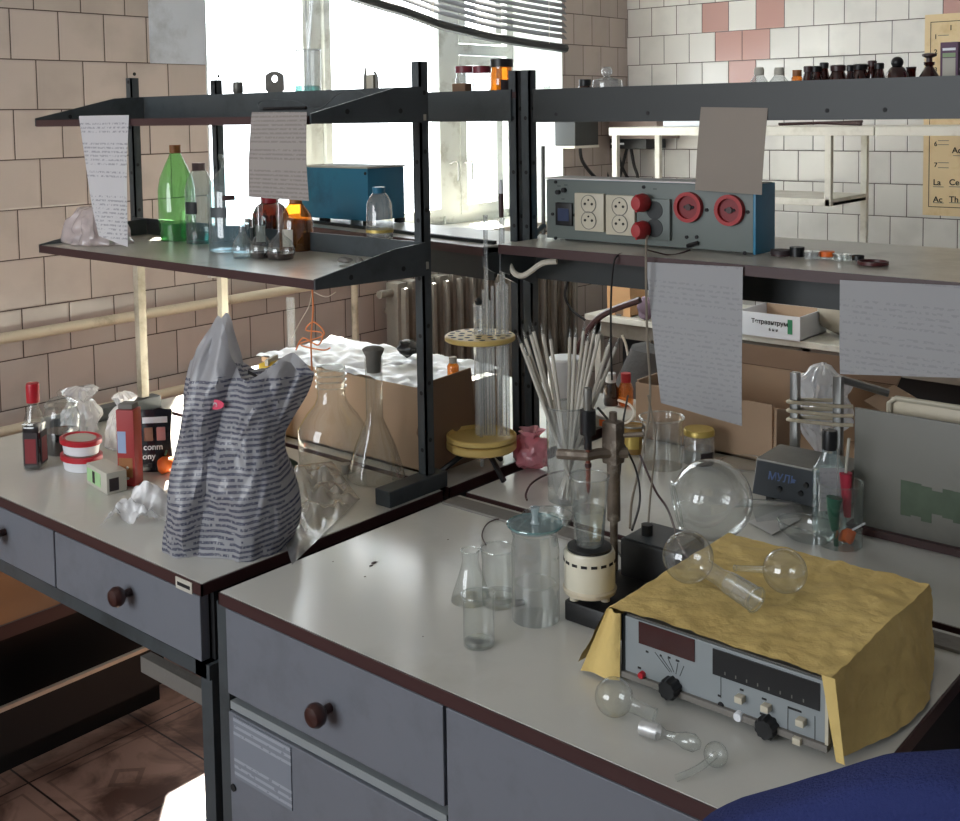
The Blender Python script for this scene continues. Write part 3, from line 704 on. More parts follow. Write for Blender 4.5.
yb = G(300, 440, BT); e = thing('yellow_pack', 'yellow edged packet peeking up behind the carrier bag', 'packet', (1.62, 2.02, BT), .5)
b = B(); box(b, -.03, .03, -.02, .02, .001, .19, .012); crumple(b, .006, 30, 2, .01); mk('wrapper', b, mat('yellow_wrap', (226, 190, 60), .4), e); mk('seal', box(B(), -.03, .03, -.004, .004, .186, .20), 'label', e)
# large bottle with threaded neck
p = G(333, 468, BT)
e = vessel('large_flask', 'big clear round-shouldered glass bottle with threaded neck beside the bag', 'flask', p, [(28, 471), (33, 465), (34, 446), (34, 428), (26, 415), (17, 404), (14, 396), (14, 366)], 'clear', rim=None)
b = B()
for i, yy in enumerate((368, 374, 380, 386)):
    r, z = prof(p, [(15, yy)])[0]; s = tor(r, .0016, z); me = bpy.data.meshes.new('t'); s.to_mesh(me); s.free(); b.from_mesh(me); bpy.data.meshes.remove(me)
mk('screw_thread', b, 'thick', e)
# tall conical flask with long neck and stopper
p = G(376, 479, BT)
e = vessel('conical_flask', 'tall conical flask with long neck and grey stopper by the rack post', 'flask', p, [(26, 482), (29, 476), (27, 467), (20, 445), (11, 424), (8.5, 418), (8.5, 372), (9, 358)], 'clear')
cap(e, p, [(7, 372), (8, 356), (10, 352), (11, 349), (8, 347)], 'stone', 'stopper')
p = G(346, 473, BT); solo('cork', lathe(B(), [(0, .0008), (.009, .0008), (.011, .02), (0, .02)], 18), mat('pale_cork', (170, 160, 148), .8), 'small pale cork lying by the foot of the conical flask', 'cork', p)
p = G(396, 480, BT); b = lathe(B(), [(0, .001), (.008, .001), (.006, .016), (.011, .02), (.009, .03), (0, .031)], 18); solo('glass_stopper', b, 'thick', 'little glass stopper standing just behind the post foot', 'stopper', p)
# ------------------------------------------------------------------ rear left bench: sunlit box
p = Vector((1.668, 1.578, BT)); 
bx = thing('cardboard_box', 'open cardboard box in the sun behind the left rack post', 'box', p)
y1_ = .54; hx = .170
b = B(); box(b, 0, .005, 0, y1_, .001, hx-.03); box(b, .245, .25, 0, y1_, .001, hx-.03); box(b, 0, .25, 0, .005, .001, hx); box(b, 0, .25, y1_-.005, y1_, .001, hx); box(b, 0, .25, 0, y1_, .001, .006)
mk('carton', b, 'card', bx, smooth=False)
b = B(); prism(b, [(0, hx-.03), (0, hx+.01), (.004, hx+.01), (.004, hx-.03)], .0, y1_, 1); mk('front_flap', b, 'card', bx, smooth=False)
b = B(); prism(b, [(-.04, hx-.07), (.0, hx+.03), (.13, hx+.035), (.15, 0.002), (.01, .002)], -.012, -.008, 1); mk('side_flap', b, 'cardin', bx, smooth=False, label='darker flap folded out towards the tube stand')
def cl(u, v): 
    return Vector((.008+.26*u, .01+.56*v, hx+.008+.014*abs(noise.noise(Vector((u*5, v*8, 1))))+.008*noise.noise(Vector((u*10, v*18, 3)))))
solo('white_cloth', solidify(grid(B(), 50, 50, cl), .001), 'wp', 'crumpled white sheet glaring in sunlight on top of the cardboard box', 'sheet', p)
b = B(); ball(b, (0, 0, .018), .03, 3, (1.3, .8, .55)); crumple(b, .014, 40, 4); q = Vector((1.86, 1.80, BT+hx+.022)); solo('dark_rag', b, 'black', 'small black crumpled rag on the sunlit white sheet', 'rag', q)
def abottle(lab, p, lst, capl, capm, m='amber', group=None, label=None):
    e = thing('amber_bottle', lab, 'bottle', p, 0, group); pr = prof(p, lst)
    mk('body', lathe(B(), [(0, max(.0006, pr[0][1]))]+[(r, max(.0006, z)) for r, z in pr], 26), m, e)
    if capl: cap(e, p, capl, capm)
    if label: band(e, p, *label)
    return e
q = G(462, 376, z=1.09); abottle('tiny orange-brown bottle with pale cap standing on the sunlit sheet', Vector((q.x, max(q.y, 1.60), BT+hx+.014)), [(6, 376), (6, 366), (3.5, 362)], [(4, 363), (4, 357)], 'label')
b = B(); lathe(b, [(0, .001), (.02, .001), (.02, .002), (.011, .003), (.011, .17), (.012, .185)], 24); p = G(293, 400, BT); 
solo('measuring_cylinder', b, 'frost', 'slim measuring cylinder upright behind the carrier bag near the wall', 'cylinder', (p.x, p.y, BT+.09))
e = thing('cloth_bundle', 'sunlit off-white bundle under the slim measuring cylinder', 'bundle', (p.x, p.y, BT))
b = box(B(), -.12, .12, -.1, .1, .001, .088, .012); crumple(b, .004, 20, 3, .01); mk('wrap', b, 'wp', e); mk('fold', box(B(), -.122, -.12, -.06, .06, .03, .034), 'label', e)
b = B(); q = G(312, 290, X=1.5)
P_ = [G(312, 286, X=1.45), G(313, 310, X=1.45), G(311, 340, X=1.45), G(312, 372, X=1.45)]; tube(b, P_, .0018, 6, smooth=True)
P_ = [G(x, y, X=1.5) for x, y in ((296, 350), (303, 338), (318, 345), (322, 333), (306, 330), (314, 322), (324, 335), (300, 344), (322, 350), (330, 348))]; tube(b, P_, .0016, 6, smooth=True)
solo('twine', b, 'twine', 'orange twine hanging tangled from the lower shelf corner', 'twine')
b = B(); tube(b, [G(x, y, X=1.5) for x, y in ((292, 338), (300, 322), (309, 306), (312, 290))], .0008, 5, smooth=True); tube(b, [G(x, y, X=1.48) for x, y in ((314, 292), (326, 297), (336, 292))], .0008, 5, smooth=True)
solo('thread', b, 'wcable', 'thin pale thread beside the hanging orange twine', 'thread')
# ------------------------------------------------------------------ lower shelf of the left rack
SZ = 1.3625
p = G(92, 238, z=SZ); b = knotbag(p, [(44, 243), (46, 236), (40, 222), (28, 210), (22, 205)], 'milk', 11, .2, sx=.6, sy=1)
e = thing('produce_bag', 'white plastic bag of goods at the left end of the lower shelf', 'bag', Vector((1.41, 2.395, SZ)))
mk('bag_body', b, 'pbag', e)
b = B(); kk = 1/PPM(p); tube(b, [(-.02, -.07, .02), (-.03, -.10, .07), (-.02, -.125, .04), (-.02, -.115, .02), (-.02, -.09, .05)], .004, 8, smooth=True); mk('handle', b, 'wp', e)
def onshelf(x, y): return G(x, y, z=SZ)
p = onshelf(178, 240)
e = vessel('green_bottle', 'green plastic bottle with brown cap, leftmost bottle on the shelf', 'bottle', p, [(14, 243), (16.5, 240), (18, 222), (18, 190), (16, 178), (11, 166), (6, 155), (5, 152)], 'gpet', 222, 'gliq')
cap(e, p, [(5.5, 153), (5.5, 145)], 'woodtop')
p = onshelf(201, 243)
e = vessel('clear_bottle', 'clear bottle with greyish cap right of the green bottle', 'bottle', p, [(12, 248), (14, 244), (14.5, 238), (14.5, 190), (12, 180), (8, 172), (6, 169)], 'aqua', 233, 'teal')
cap(e, p, [(6.5, 171), (6.5, 163)], mat('mauve_cap', (140, 120, 124), .5)); band(e, p, 14.5, 213, 201, 'frame', -1.2, -.2)
p = onshelf(230, 251)
e = vessel('reagent_bottle', 'wide clear reagent bottle with glass stopper and bluish liquid', 'bottle', p, [(18, 255), (20.5, 250), (20.5, 195), (19, 186), (12, 174), (6, 168), (6, 164), (8, 162)], 'aqua', 224, 'aquaw')
cap(e, p, [(4, 166), (5, 162), (8, 160), (9, 157), (8, 154)], 'clear', 'stopper'); band(e, p, 20.5, 216, 206, 'frame', -1.0, -.1); band(e, p, 20.5, 199, 194, 'edge', -.3, .3)
FL = [('left', 243, 258, 186, 11, .5), ('middle', 261, 258, 199, 11.5, .5), ('right', 281, 259, 199, 14.5, .5)]
for nm, x, y, yt, r, _ in FL:
    p = onshelf(x, y)
    e = vessel('volumetric_flask', {'left': 'slim volumetric flask in front of the stoppered reagent bottle', 'middle': 'middle one of three small volumetric flasks on the shelf', 'right': 'largest of three small volumetric flasks, right of the others'}[nm], 'flask', p,
               [(r*.5, y+3), (r*.85, y), (r, y-7), (r*.95, y-12), (r*.75, y-18), (4, y-24), (3.2, y-28), (3.2, yt)], 'thick', y-6, 'damber' if nm != 'left' else 'water', group='small volumetric flasks on the lower shelf')
p = onshelf(262, 247); e = abottle('dark brown bottle with red cap behind the middle flask', Vector((p.x+.05, p.y+.03, SZ)), [(17, 252), (18, 248), (18, 214), (14, 206), (8, 202)], [(9, 204), (9, 197)], 'red', 'damber', None, (18, 240, 224, 'label', -.9, -.3))
p = onshelf(292, 252); e = abottle('amber bottle with pale label behind the right flask', Vector((p.x+.03, p.y+.02, SZ)), [(16, 256), (17, 252), (17, 222), (15, 214), (8, 205), (6, 202)], [(6.5, 204), (6.5, 198)], 'woodtop', 'amber', None, (17, 245, 228, 'label', -.9, -.2))
mk('contents', lathe(B(), [(r*.95, z) for r, z in prof(Vector((p.x+.03, p.y+.02, SZ)), [(15, 255), (16.5, 252), (16.5, 222)])], 24), 'damber', e)
# hanging sheets
def sheet(lab, corners, m, name='paper_sheet', curl=.006, seed=1, cat='paper'):
    tl_, tr_, br_, bl_ = corners
    def fn(u, v):
        a = tl_.lerp(tr_, u); c_ = bl_.lerp(br_, u); w = a.lerp(c_, v)
        return w+Vector((-1, 0, 0))*(curl*(math.sin(PI*v)*.6+noise.noise(Vector((u*2, v*2, seed)))*.8*v))
    return solo(name, solidify(grid(B(), 14, 20, fn), .0004), m, lab, cat)
X_ = 1.296
sheet('white typed sheet hanging over the left end of the rack shelf', [G(79, 116, X=X_), G(129, 115, X=X_), G(128, 247, X=X_-.02), G(99, 236, X=X_-.03)], 'sheet1', seed=2)
sheet('wrinkled grey typed sheet hanging over the small flasks', [G(252, 112, X=X_), G(307, 112, X=X_), G(309, 201, X=X_-.01), G(249, 197, X=X_-.01)], 'sheet2', seed=5)
b = B(); tube(b, [G(264, 109, X=1.31), G(306, 108, X=1.31)], .0035, 6); solo('black_rod', b, 'black', 'thin black rod lying above the wrinkled grey sheet', 'rod')
b = B(); tube(b, [G(x, y, X=1.55) for x, y in ((261, 110), (258, 104), (266, 100), (292, 101), (302, 104), (312, 108), (323, 107), (334, 97), (345, 91), (358, 91), (366, 95))], .0013, 6, smooth=True)
solo('thin_wire', b, 'frame', 'thin dark wire looping along the left upper shelf', 'wire')
# blue box and crumpled bottle
p = G(345, 224, z=1.377); e = thing('blue_metal_box', 'teal blue metal instrument box by the window', 'instrument', (1.925, 2.05, 1.377))
L0 = G(305, 200, X=1.925); L1 = G(368, 200, X=1.925); hb_ = ZT(Vector((1.925, 2.1, 1.377)), 168)-1.377
mk('case', box(B(), 0, .13, L1.y-2.05, L0.y-2.05+.02, .012, hb_, .003), 'blue', e); mk('lid_edge', box(B(), -.003, .132, L1.y-2.053, L0.y-2.028, hb_, hb_+.004), 'label', e)
b = B(); b.free()
for fx, fy in ((.0, L1.y-2.05), (.0, .12), (.11, L1.y-2.05), (.11, .12)): mk('foot', box(B(), fx, fx+.02, fy, fy+.02, 0, .012), 'black', e)
mk('screw', tube(B(), [(-.002, L1.y-2.043, hb_-.012), (.001, L1.y-2.043, hb_-.012)], .004, 8), 'dark', e)
p = onshelf(380, 245); p = Vector((1.64, G(380, 240, X=1.64).y, 1.3775))
p = G(380, 247, z=1.3775)
e = vessel('crumpled_bottle', 'clear dented bottle with dark cap and yellow line near the rack post', 'bottle', p, [(12, 250), (13, 246), (13.5, 230), (13, 215), (12.5, 203), (9, 196), (5.5, 192)], 'frost', 232, 'frost')
cap(e, p, [(6, 194), (6.5, 187)], 'blue'); mk('yellow_line', lathe(B(), prof(p, [(13.9, 232), (13.9, 229)]), 30), 'gold', e)
p = G(345, 264, z=SZ); b = B(); ball(b, (0, 0, .008), .012, 2, (1, 1.6, .5)); ball(b, (.01, -.03, .006), .008, 2); crumple(b, .003, 80, 1); solo('crumb_of_clay', b, 'stone', 'small grey lump near the corner of the lower shelf', 'lump', p)
# ------------------------------------------------------------------ upper shelf, left
UZ = 1.6975
def up(x, X=1.93): q = G(x, 90, X=X); return Vector((q.x, q.y, UZ))
p = up(275); k = 1/PPM(p); zt_ = ZT(p, 66)-UZ
b = B(); prism(b, [(-9*k, .001), (-9*k, zt_*.65), (-5*k, zt_*.97), (3*k, zt_), (9*k, zt_*.7), (9.5*k, .001)], -.012, .012, 0); xform(b, Matrix.Scale(-1, 4, (0, 1, 0))); 
mk_ = mk
def plate_hole():
    b = B(); n = 28; V = []
    for s in (-.006, .006):
        outer = []; inner = []
        for i in range(n):
            a = 2*PI*i/n; c_, s_ = math.cos(a), math.sin(a)
            rr = 1/max(abs(c_)/(9*k), abs(s_)/(zt_/2)); rr = min(rr, 11.5*k+.0)
            outer.append(b.verts.new((s, -rr*c_, zt_/2+max(-zt_/2+.001, rr*s_)))); inner.append(b.verts.new((s, -3.2*k*c_, zt_*.62+3.6*k*s_)))
        V.append((outer, inner))
    for i in range(n):
        j = (i+1) % n
        b.faces.new([V[0][0][i], V[0][0][j], V[0][1][j], V[0][1][i]]); b.faces.new([V[1][0][j], V[1][0][i], V[1][1][i], V[1][1][j]])
        b.faces.new([V[0][0][j], V[0][0][i], V[1][0][i], V[1][0][j]]); b.faces.new([V[0][1][i], V[0][1][j], V[1][1][j], V[1][1][i]])
    return b
b.free(); solo('holed_plate', plate_hole(), 'stone', 'grey upright piece with a round hole on the upper shelf', 'fitting', p, (0, 0, .72))
p = up(238); solo('rubber_bung', lathe(B(), [(0, .001)]+[(r, max(z, .001)) for r, z in prof(p, [(5.2, 92), (5, 84), (4.5, 82)])]+[(0, prof(p, [(1, 82)])[0][1])], 20), 'greysteel', 'short grey rubber bung left of the holed plate', 'bung', p)
p = up(308)
e = vessel('beaker', 'hazy beaker holding rods on the upper shelf before the bright window', 'beaker', p, [(13, 94), (13, 90), (13.5, 50)], 'frost', 86, 'teal', rim=.0018)
for dx, yt in ((-5, -6), (3, -8), (6, -4)):
    mk('glass_rod', tube(B(), [(0, dx/PPM(p)*.6, .004), (.01, -dx/PPM(p), ZT(p, max(yt, -12))-UZ)], .003, 8), 'frost', e)
p = up(371); e = thing('clamp_holder', 'pale clamp with two grey prongs on the upper shelf near the post', 'clamp', p, .2); k = 1/PPM(p)
mk('prong', tube(B(), [(0, 7*k, .001), (0, 7*k, 20*k), (0, 5.5*k, 30*k)], .006, 8, r2=.002), 'greysteel', e); mk('prong', tube(B(), [(0, -7*k, .001), (0, -7*k, 20*k), (0, -4.5*k, 25*k)], .005, 8, r2=.003), 'greysteel', e)
mk('grip', box(B(), -.008, .008, -5*k, 4*k, .001, 22*k, .004), 'ivory', e)
# jars right of the post
def jar(x, yt, hw, m, lid, lab, lidm, name='glass_jar', cat='jar', X=2.0, z=UZ-.006+.0, neck=.88, yl=None, group=None):
    q = G(x, 90, X=X); p = Vector((q.x, q.y, z if X < 2.05 else z))
    e = thing(name, lab, cat, p, 0, group)
    pr = prof(p, [(hw*.96, 200), (hw, 100), (hw, yt+lid+5), (hw*neck, yt+lid)]); zt2 = pr[-1][1]
    pr = [(hw/PPM(p)*.94, .001), (hw/PPM(p), .006), (hw/PPM(p), zt2*.72), (hw*neck/PPM(p), zt2*.84), (hw*neck/PPM(p), zt2)]
    mk('body', lathe(B(), [(0, .001)]+pr, 30), m, e)
    if lidm: cap(e, p, [(hw*neck*1.12, yt+lid), (hw*neck*1.14, yt+.5), (hw*neck, yt)], lidm, 'lid')
    return e, p
e, p = jar(465, 66, 9.5, 'frost', 7, 'left one of two clear jars with dark red lids, upper shelf', mat('wine_lid', (120, 40, 54), .4), z=UZ, X=2.05)
e, p = jar(482, 66, 9.5, 'frost', 7, 'right one of two clear jars with dark red lids, beside the amber jar', mat('wine_lid', (120, 40, 54), .4), z=UZ)
p = G(462, 90, X=1.93); b = box(B(), -.012, .012, -.02, .02, .001, .012+.012, .002); solo('small_brown_box', b, 'cardin', 'tiny brown box in front of the red-lidded jars', 'box', (p.x, p.y, UZ))
e, p = jar(502, 59, 11.5, 'amber', 8, 'large glowing amber jar with black lid beside the double post', 'black', 'amber_jar', z=UZ, X=1.98)
band(e, p, 11.7, 92, 80, 'dlabel', -.1, 1.0)
# ------------------------------------------------------------------ upper shelf, right
UR = 1.6905
def upr(x, X=2.05): q = G(x, 84, X=X); return Vector((q.x, q.y, UR))
def ub(x, lst, m, capl=None, capm=None, lab='', X=2.05, name='reagent_bottle', cat='bottle', group=None, capname='cap'):
    p = upr(x, X); e = thing(name, lab, cat, p, 0, group); pr = prof(p, lst)
    hw0 = pr[0][0]; pr = [(hw0, .001)]+[(r, z) for r, z in pr if z > .002]
    mk('body', lathe(B(), [(0, .001)]+pr, 24), m, e)
    if capl: cap(e, p, capl, capm, capname)
    return e
ub(547, [(4, 95), (4.5, 90), (3, 87)], 'thick', [(2, 88), (3.5, 86), (2, 84)], 'thick', 'tiny clear stopper alone right of the double post', name='glass_stopper', cat='stopper', X=1.95, capname='knob')
ub(585, [(7, 95), (7, 88), (5.5, 85)], 'damber', [(6, 86), (6, 79.5)], 'black', 'little brown bottle with black cap left of the glass dome')
e = ub(607, [(15, 95), (15.5, 86), (14.5, 80), (8, 78), (3, 77)], 'frost', [(3, 78), (2.5, 76), (5, 74), (5.5, 71), (3.5, 67)], 'frost', 'low glass dome dish with a round knob', name='glass_dome', cat='dish', capname='knob')
ub(759, [(10, 90), (9, 82), (5, 76), (4, 74)], 'frost', [(5, 75), (5, 70), (4, 67.5)], 'label', 'left one of two small clear bottles with pale stoppers on the right shelf', capname='stopper')
ub(779, [(11, 90), (10, 82), (5, 76), (4, 74)], 'frost', [(5, 75), (5, 70), (4, 67.5)], 'label', 'right one of two small clear bottles with pale stoppers, next to the tiny orange bottle', capname='stopper')
ub(797, [(5.5, 90), (5.5, 78), (4, 76)], 'amber', [(4.5, 76), (4.5, 70)], 'woodtop', 'tiny orange-brown bottle between clear and dark bottles')
row = [(808, 6, 66, 'dark bottle nearest the tiny orange bottle'), (816, 7.5, 66, 'dark bottle second after the tiny orange bottle'), (824, 6, 62.5, 'taller dark bottle behind the dark row, dome-capped'),
       (838, 10, 65, 'wide shouldered dark bottle in the middle of the dark row'), (850, 5, 65, 'narrow dark bottle between two wide ones'), (860, 10, 64, 'second wide dark bottle right of the narrow one'), (872, 6, 60.5, 'tall dark bottle with dark red cap near the wide pair'),
       (879, 6.5, 63, 'small dark bottle with greyish neck before the round-topped one')]
for i, (x, hw, yt, lab) in enumerate(row):
    ub(x, [(hw, 92), (hw, 80), (hw*.62, yt+7), (hw*.6, yt+5)], 'damber', [(hw*.72, yt+6), (hw*.75, yt+1), (hw*.6, yt)], 'black' if i % 3 else 'edge', lab, X=2.0+.05*(i % 2)+(.06 if i in (2, 6) else 0), group='dark reagent bottles on the right upper shelf')
e = ub(897, [(11, 92), (10.5, 74), (7, 68), (4, 66)], 'damber', None, None, 'dark bottle with round ball stopper near the poster', X=2.0)
p = upr(899, 2.0); k = 1/PPM(p); b = B(); ball(b, (0, 0, ZT(p, 62.5)-UR), 6*k, 3); mk('ball_stopper', b, 'black', e)
ub(911, [(4.5, 92), (4.5, 72), (5, 68)], 'damber', [(5, 68.5), (5, 67)], 'edge', 'small dark red pot between ball-stoppered and mushroom-stoppered bottles', name='small_pot', cat='pot')
ub(929, [(12, 90), (10, 77), (5, 69), (3.5, 66), (5, 65), (5.5, 62)], 'damber', [(3, 62), (3, 58), (7, 56), (7, 54), (3, 53)], 'edge', 'dark dropper bottle with flat mushroom stopper before the poster', capname='mushroom_stopper')
p = upr(949, 2.0); e = thing('upright_carton', 'purple and cream upright carton at the right end of the upper shelf', 'carton', p); k = 1/PPM(p); h = ZT(p, 42)-UR
mk('box', box(B(), 0, .05, -8.5*k, 9*k, .001, h, .001), mat('purple_card', (84, 50, 80), .5), e); mk('cream_print', box(B(), -.0006, 0, -6*k, 6.5*k, .006, h*.62), 'label', e); mk('green_print', box(B(), -.0009, -.0006, -6*k, 6.5*k, h*.64, h*.74), mat('olive_print', (130, 150, 110), .5), e)
mk('white_print', box(B(), -.0009, -.0003, -6*k, 6.5*k, h*.8, h*.86), 'wp', e)
sheet('blank grey-brown sheet hanging from the right upper shelf', [G(701, 107, X=1.862), G(768, 108, X=1.862), G(762, 195, X=1.86), G(695, 190, X=1.86)], 'sheet4', curl=.004)
sheet('pale typed sheet with slanted lower edge hanging in front of the big cardboard box', [G(646, 262, X=1.748), G(743, 267, X=1.748), G(742, 426, X=1.74), G(661, 403, X=1.74)], 'sheet3', curl=.003, seed=4)
sheet('wide pale sheet hanging from the lower shelf at the right edge', [G(840, 280, X=1.748), G(968, 286, X=1.748), G(966, 378, X=1.745), G(840, 374, X=1.745)], 'sheet3', curl=.003, seed=6)
# ------------------------------------------------------------------ socket panel on the right rack
PZ = 1.3855
fl, fr = G(548, 243, z=PZ), G(770, 259, z=PZ)
PX = 1.875; ya, yb_ = G(547, 240, X=PX).y, G(753, 250, X=PX).y
pn = thing('socket_panel', 'blue and grey power socket panel with white and red sockets', 'power panel', (PX, yb_, PZ))
PL = ya-yb_; ph = ZT(Vector((PX, (ya+yb_)/2, PZ)), 182)-PZ
sw = .035
mk('case', box(B(), .004, .075, -.001, PL, .004, ph, .003), 'blue', pn)
fc = mk('front_plate', box(B(), 0, .004, 0.0, PL, .004, ph-.001, .001), 'pgrey', pn)
mk('side_plate', box(B(), -.002, .077, -.006, -.001, .001, ph+.002, .001), 'blue', pn); mk('rim_strip', box(B(), -.002, .077, 0, PL+.003, ph, ph+.003), 'paper', pn)
def pl(x, y):  # point on the front plate under that spot, local
    q = G(x, y, X=PX); return q.y-yb_, q.z-PZ
def disc(name, parent, y, z, r, x0, x1, m, n=28, inner=None):
    b = B(); pr = [(0, -x1), (r, -x1), (r, -x0)] if inner is None else [(inner, -x0-.0005), (inner, -x1), (r, -x1), (r, -x0)]
    lathe(b, pr, n); xform(b, Matrix.Rotation(PI/2, 4, 'Y')); return mk(name, b, m, parent, (0, y, z))
for x0, x1 in ((577, 606), (608, 637)):
    a, _ = pl(x0, 212); c_, _ = pl(x1, 212); _, zt1 = pl((x0+x1)/2, 193 if x0 < 600 else 195); _, zb1 = pl((x0+x1)/2, 231 if x0 < 600 else 235)
    so_ = mk('socket_plate', box(B(), -.009, 0, c_, a, zb1, zt1, .002), 'ivory', pn)
    for f_ in (.29, .72):
        zc = zb1+(zt1-zb1)*f_; yc = (a+c_)/2
        disc('socket_well', so_, yc, zc, .018, .009, .0102, 'ivory'); disc('well_ring', so_, yc, zc, .0185, .009, .0108, 'greysteel', inner=.0172)
        for d in (-.0085, .0085): disc('socket_hole', so_, yc+d, zc, .0028, .0095, .0112, 'ink', 10)
        disc('socket_pin', so_, yc, zc+.008, .002, .0095, .0115, 'ink', 10)
a, _ = pl(639, 212); c_, _ = pl(672, 212); so_ = mk('socket_plate', box(B(), -.009, 0, c_, a, zb1-.004, zt1-.004, .002), 'pgrey', pn, label='grey plate behind the red plugs')
for f_ in (.29, .72):
    disc('socket_well', so_, (a+c_)/2-.004, zb1+(zt1-zb1)*f_-.004, .018, .009, .0102, 'apron')
for i, (yy, lab) in enumerate(((202, 'upper of two red plugs in the socket panel'), (229, 'lower of two red plugs in the socket panel'))):
    y_, z_ = pl(648, yy); e = thing('red_plug', lab, 'plug', (PX-.0095, yb_+y_, PZ+z_))
    b = B(); lathe(b, [(0, .001), (.014, .001), (.016, .01), (.014, .03), (.011, .036), (0, .037)], 22, sx=1.15, sy=.95); xform(b, Matrix.Rotation(-PI/2, 4, 'Y')); mk('body', b, 'redsock', e); mk('rib', box(B(), -.034, -.012, -.0015, .0015, -.017, .017), 'red', e)
for x, y in ((690, 207), (731, 210)):
    y_, z_ = pl(x, y); so_ = disc('round_socket', pn, y_, z_, .029, 0, .012, 'redsock', inner=.022)
    disc('socket_well', so_, 0, 0, .0225, 0, .004, 'dred'); 
    for d in (-.008, .008): disc('socket_hole', so_, d, 0, .003, .003, .006, 'ink', 10)
    disc('core', so_, 0, 0, .006, .003, .009, 'edge', 14)
for x, y in ((556, 182), (556, 238), (644, 187), (745, 253), (553, 214), (575, 215), (676, 208), (707, 210), (716, 210), (748, 212), (687, 237), (697, 237)):
    y_, z_ = pl(x, y); disc('screw', pn, y_, z_, .0034, 0, .003, 'ink', 10)
for x, y in ((559, 192), (565, 190)): y_, z_ = pl(x, y); disc('switch', pn, y_, z_, .005, 0, .008, 'black', 12)
y_, z_ = pl(565, 214); sk = mk('inlet_socket', box(B(), -.006, 0, y_-.021, y_+.021, z_-.024, z_+.024, .002), 'black', pn); mk('inlet_face', box(B(), -.0068, -.006, y_-.014, y_+.014, z_-.014, z_+.012), mat('dark_blue_face', (40, 52, 84), .4), sk)
y_, z_ = pl(692, 243); mk('toggle', tube(B(), [(-.004, y_+.008, z_-.006), (-.006, y_-.016, z_+.002)], .004, 8), 'black', pn)
b = B()
for x, y in ((559, 186), (566, 185), (563, 199), (655, 189)): y_, z_ = pl(x, y); box(b, -.0006, 0, y_-.004, y_+.004, z_-.0006, z_+.0006)
mk('small_marks', b, 'ink', pn)
b = B(); tube(b, [G(545, 226, X=1.94), G(541, 228, X=1.93), G(534, 237, X=1.91), G(532, 243, X=1.89)], .006, 8, smooth=True)
solo('tap_pipe', b, 'greysteel', 'short grey pipe beside the left end of the socket panel', 'pipe')
# cables from the plugs
def cable(pts, r, m, lab, name='cable', cat='cable'):
    b = B(); tube(b, pts, r, 6, smooth=True); return solo(name, b, m, lab, cat)
cable([G(648, 236, X=1.85), G(646, 250, X=1.735), G(647, 330, X=1.735), G(650, 400, X=1.73), G(641, 460, X=1.70), G(632, 500, X=1.63), G(630, 528, X=1.56)], .0022, 'cable', 'grey-brown flex hanging from the red plugs down to the black box')
cable([G(626, 253, X=1.80), G(617, 256, X=1.748), G(613, 268, X=1.74), G(611, 300, X=1.74), G(611, 345, X=1.745), G(612, 380, X=1.76)], .002, 'bcable', 'thin dark flex hanging over the right shelf edge left of the pale sheet')
cable([G(648, 250, X=1.74), G(655, 252, X=1.77), G(672, 255, X=1.80), G(690, 250, X=1.86)], .0016, 'edge', 'thin brown lead lying before the socket panel')
# dishes on the shelf
def dishat(x, y, hw, h, m, lab, name='petri_dish', cat='dish', seg=28, yoff=0, lid=None):
    p = G(x, y, z=PZ+.0002); r = hw/PPM(p)
    e = thing(name, lab, cat, p)
    mk('base', lathe(B(), [(0, .001), (r, .001), (r, h), (r*.92, h), (r*.9, .003), (0, .003)], seg), m, e)
    if lid: mk('lid', lathe(B(), [(r*1.04, h*.4), (r*1.04, h*1.15), (0, h*1.15)], seg), lid, e)
    return e
dishat(781, 256, 10, .010, 'edge', 'flat brown dish just right of the socket panel', lid='dlabel')
dishat(797, 257, 7, .016, 'black', 'squat black bottle top on the right shelf', 'bottle_top', 'bottle top', lid='black')
dishat(812, 259, 8, .012, 'frost', 'small cloudy glass dish beside the black bottle top', lid='frost')
dishat(827, 259, 7, .012, 'clear', 'clear glass dish with a dab of orange behind the others', lid='orange')
dishat(842, 261, 9, .011, 'thick', 'clear shallow dish just left of the dark red dish', lid='clear')
dishat(873, 265, 15, .007, mat('maroon_lid', (74, 30, 30), .35), 'large dark red round dish lying flat on the right shelf', 'maroon_dish', 'dish')
dishat(858, 261, 6, .010, 'black', 'small dark bottle top partly behind the dark red dish', 'bottle_top', 'bottle top')
# ------------------------------------------------------------------ things on the right wall and behind
pA, pB = G(925, 15, X=WE-.004), G(925, 215, X=WE-.004)
pz = thing('wall_poster', 'yellowed periodic table poster on the tiled right wall', 'poster', (WE-.003, pA.y, pB.z))
mk('sheet', box(B(), -.001, 0, -.62, 0, 0, pA.z-pB.z), 'poster', pz, smooth=False)
def pp(x, y): q = G(x, y, X=WE-.005); return q.y-pA.y, q.z-pB.z
for x0, y0, x1, y1 in ((930.5, 22, 932, 205),): 
    a = pp(930.5, 22); c_ = pp(931, 207); mk('border_line', box(B(), -.0016, -.001, a[0]-.003, a[0], c_[1], a[1]), 'ink', pz, smooth=False); mk('border_line', box(B(), -.0016, -.001, -.62, a[0], c_[1], c_[1]+.003), 'ink', pz, smooth=False); mk('border_line', box(B(), -.0016, -.001, -.62, a[0], a[1]-.003, a[1]), 'ink', pz, smooth=False)
for s_, x, y, sz in (('1', 934, 39, .028), ('2', 934, 54, .028), ('3', 934, 72, .028), ('6', 934, 146, .028), ('7', 934, 167, .028), ('La', 933, 185, .036), ('Ac', 933, 202, .036), ('Ce', 949, 185, .036), ('Th', 949, 202, .036), ('Ac', 952, 153, .036), ('I', 950, 30, .03)):
    a = pp(x, y); text('print', s_, sz, (-.0018, a[0], a[1]), 'ink', pz)
b = B()
